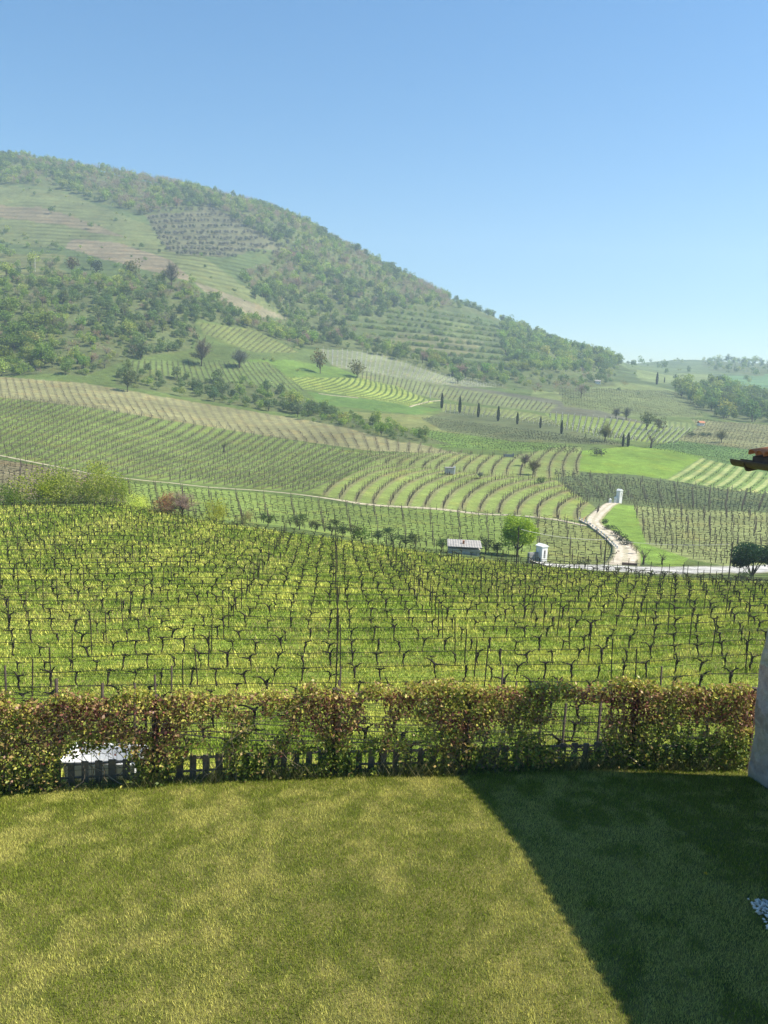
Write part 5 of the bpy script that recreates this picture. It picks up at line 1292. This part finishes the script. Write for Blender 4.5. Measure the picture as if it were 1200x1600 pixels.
# stone tool shed on the terraces: grey lean-to wall with a white end pillar
e, k = structure('field_shed', 702, 741, 190, 260, .05, 'small grey field shed with a white end post above the striped terraces', 'shed')
mb = MB(); mb.box((0, 0, 1.0), (14 * k, 1.6, 1.5)); obj('wall', mb.mesh('shed_wall'), M_greywall, e)
mb = MB(); mb.box((0, 0, 1.86), (15 * k, 2.0, .12)); obj('roof', mb.mesh('shed_roof'), M_greyroof, e)
mb = MB(); mb.box((7.6 * k, -.2, 1.0), (.45, .45, 2.6)); obj('end_post', mb.mesh('shed_post'), M_white, e)
# low white wall edge by the terraces at right of it
q_ = base_at(795, 714, 230, 300); mb = MB(); mb.box((0, 0, .35), (3.4, .4, 1.1)); mb.box((1.4, -.05, .7), (.5, .5, 1.2)); tag(obj('stone_wall', mb.mesh('stone_wall_piece'), M_greyroof, None, q_), 'short pale stone wall at the top of the striped terraces', 'wall')
# concrete kerb wall with short posts on the left of the dirt road
kp_ = [(905, 814), (918, 820), (930, 829), (944, 840), (956, 852), (964, 860)]
P_ = [cast(x, y, 110, 190) for x, y in kp_]
e = empty('kerb_wall', P_[0], label='low pale kerb wall with short posts along the left edge of the dirt road', cat='wall')
mb = MB()
for a_, b_ in zip(P_[:-1], P_[1:]):
    mid_ = (a_ + b_) / 2 - P_[0]; d_ = b_ - a_; L = np.linalg.norm(d_[:2]); mb.box((mid_[0], mid_[1], mid_[2] + .0), (L * .99, .25, .6), rz=math.atan2(d_[1], d_[0]))
obj('kerb', mb.mesh('kerb'), M_road, e)
for i in range(16):
    f = i / 15 * (len(P_) - 1); j = min(int(f), len(P_) - 2); q_ = P_[j] * (1 - (f - j)) + P_[j + 1] * (f - j) - P_[0]
    mb = MB(); mb.box((q_[0], q_[1], q_[2] + .5), (.2, .2, .5)); obj('short_post', mb.mesh('short_post'), M_white, e)
# retaining wall of the near road bank
q_ = base_at(983, 889, 104, 115); mb = MB(); mb.box((0, 0, .35), (2.0, .35, 1.0), rz=-.15); tag(obj('retaining_wall', mb.mesh('retaining_wall'), simple_mat('brown_wall', (.10, .07, .055), (.2, .14, .11), 2), None, q_), 'low brown wall at the bottom of the dirt road', 'wall')
# line posts with an overhead wire
def pole(px, py, d0, d1, h_, label, r=.07):
    q_ = base_at(px, py, d0, d1); e = empty('utility_pole', q_, label=label, cat='pole')
    mb = MB(); mb.tube([(0, 0, -.5), (0, 0, h_)], [r * 1.2, r * .8], 7); obj('shaft', mb.mesh('pole_shaft'), M_metal if r < .1 else M_stake, e)
    mb = MB(); mb.box((0, 0, h_ - .25), (.5, .05, .05)); obj('crossbar', mb.mesh('pole_bar'), M_metal, e); return np.array(q_) + np.array((0, 0, h_ - .22))
a1_ = pole(943, 896, 92, 110, 4.2, 'thin dark pole before the road, left of the dirt road mouth')
a2_ = pole(1138, 908, 84, 105, 4.6, 'thin dark pole at the near edge of the road by the evergreen')
a0_ = pole(806, 893, 84, 105, 4.0, 'thin dark pole among the vines in front of the lime-green tree')
mb = MB()
for A, B in ((a0_, a1_), (a1_, a2_)):
    mb.tube([tuple(A * (1 - f) + B * f - np.array((0, 0, 4 * f * (1 - f) * .35))) for f in np.linspace(0, 1, 9)], .018, 4, False)
tag(obj('overhead_wire', mb.mesh('overhead_wire'), M_stake), 'pale wire strung between the thin poles along the road', 'wire')
for px, py, d0, d1, h_, lb in ((519, 568, 400, 600, 9, 'pale pole on the slope between the ochre tree and the round tree'), (672, 622, 380, 520, 6.5, 'pale pole at the right end of the striped green field'), (55, 425, 480, 620, 10, 'pale pole on the skyline of the left wood')):
    pole(px, py, d0, d1, h_, lb, .16)
# dark statue-like cypress sapling in the left vineyard
q_ = base_at(350, 706, 200, 300); plant_tree(q_[0], q_[1], hpx(q_, 20), 'bare', (.05, .04, .035), 'dark leafless stump tree alone in the left vineyard', None, 'tree', 'bare_tree', proto=bare_mesh(901, 1, .45, .07, 10, 3, .06))

# ---------------------------------------------------------------- haze
ztop = float(GZ.max()) + 17; mb = MB(); mb.box((0, 1180, (ztop - 70) / 2), (5700, 2460 + 60, ztop + 70)); 
m, t, N, L = new_mat('haze_air'); pv = N.new('ShaderNodeVolumePrincipled'); o = N.new('ShaderNodeOutputMaterial')
pv.inputs['Color'].default_value = (.62, .80, 1.0, 1); pv.inputs['Density'].default_value = .00032; pv.inputs['Anisotropy'].default_value = .2
L.new(pv.outputs[0], o.inputs['Volume'])
hz = obj('haze', mb.mesh('haze'), m); tag(hz, 'thin pale haze over the valley and hills', 'haze', kind='stuff')
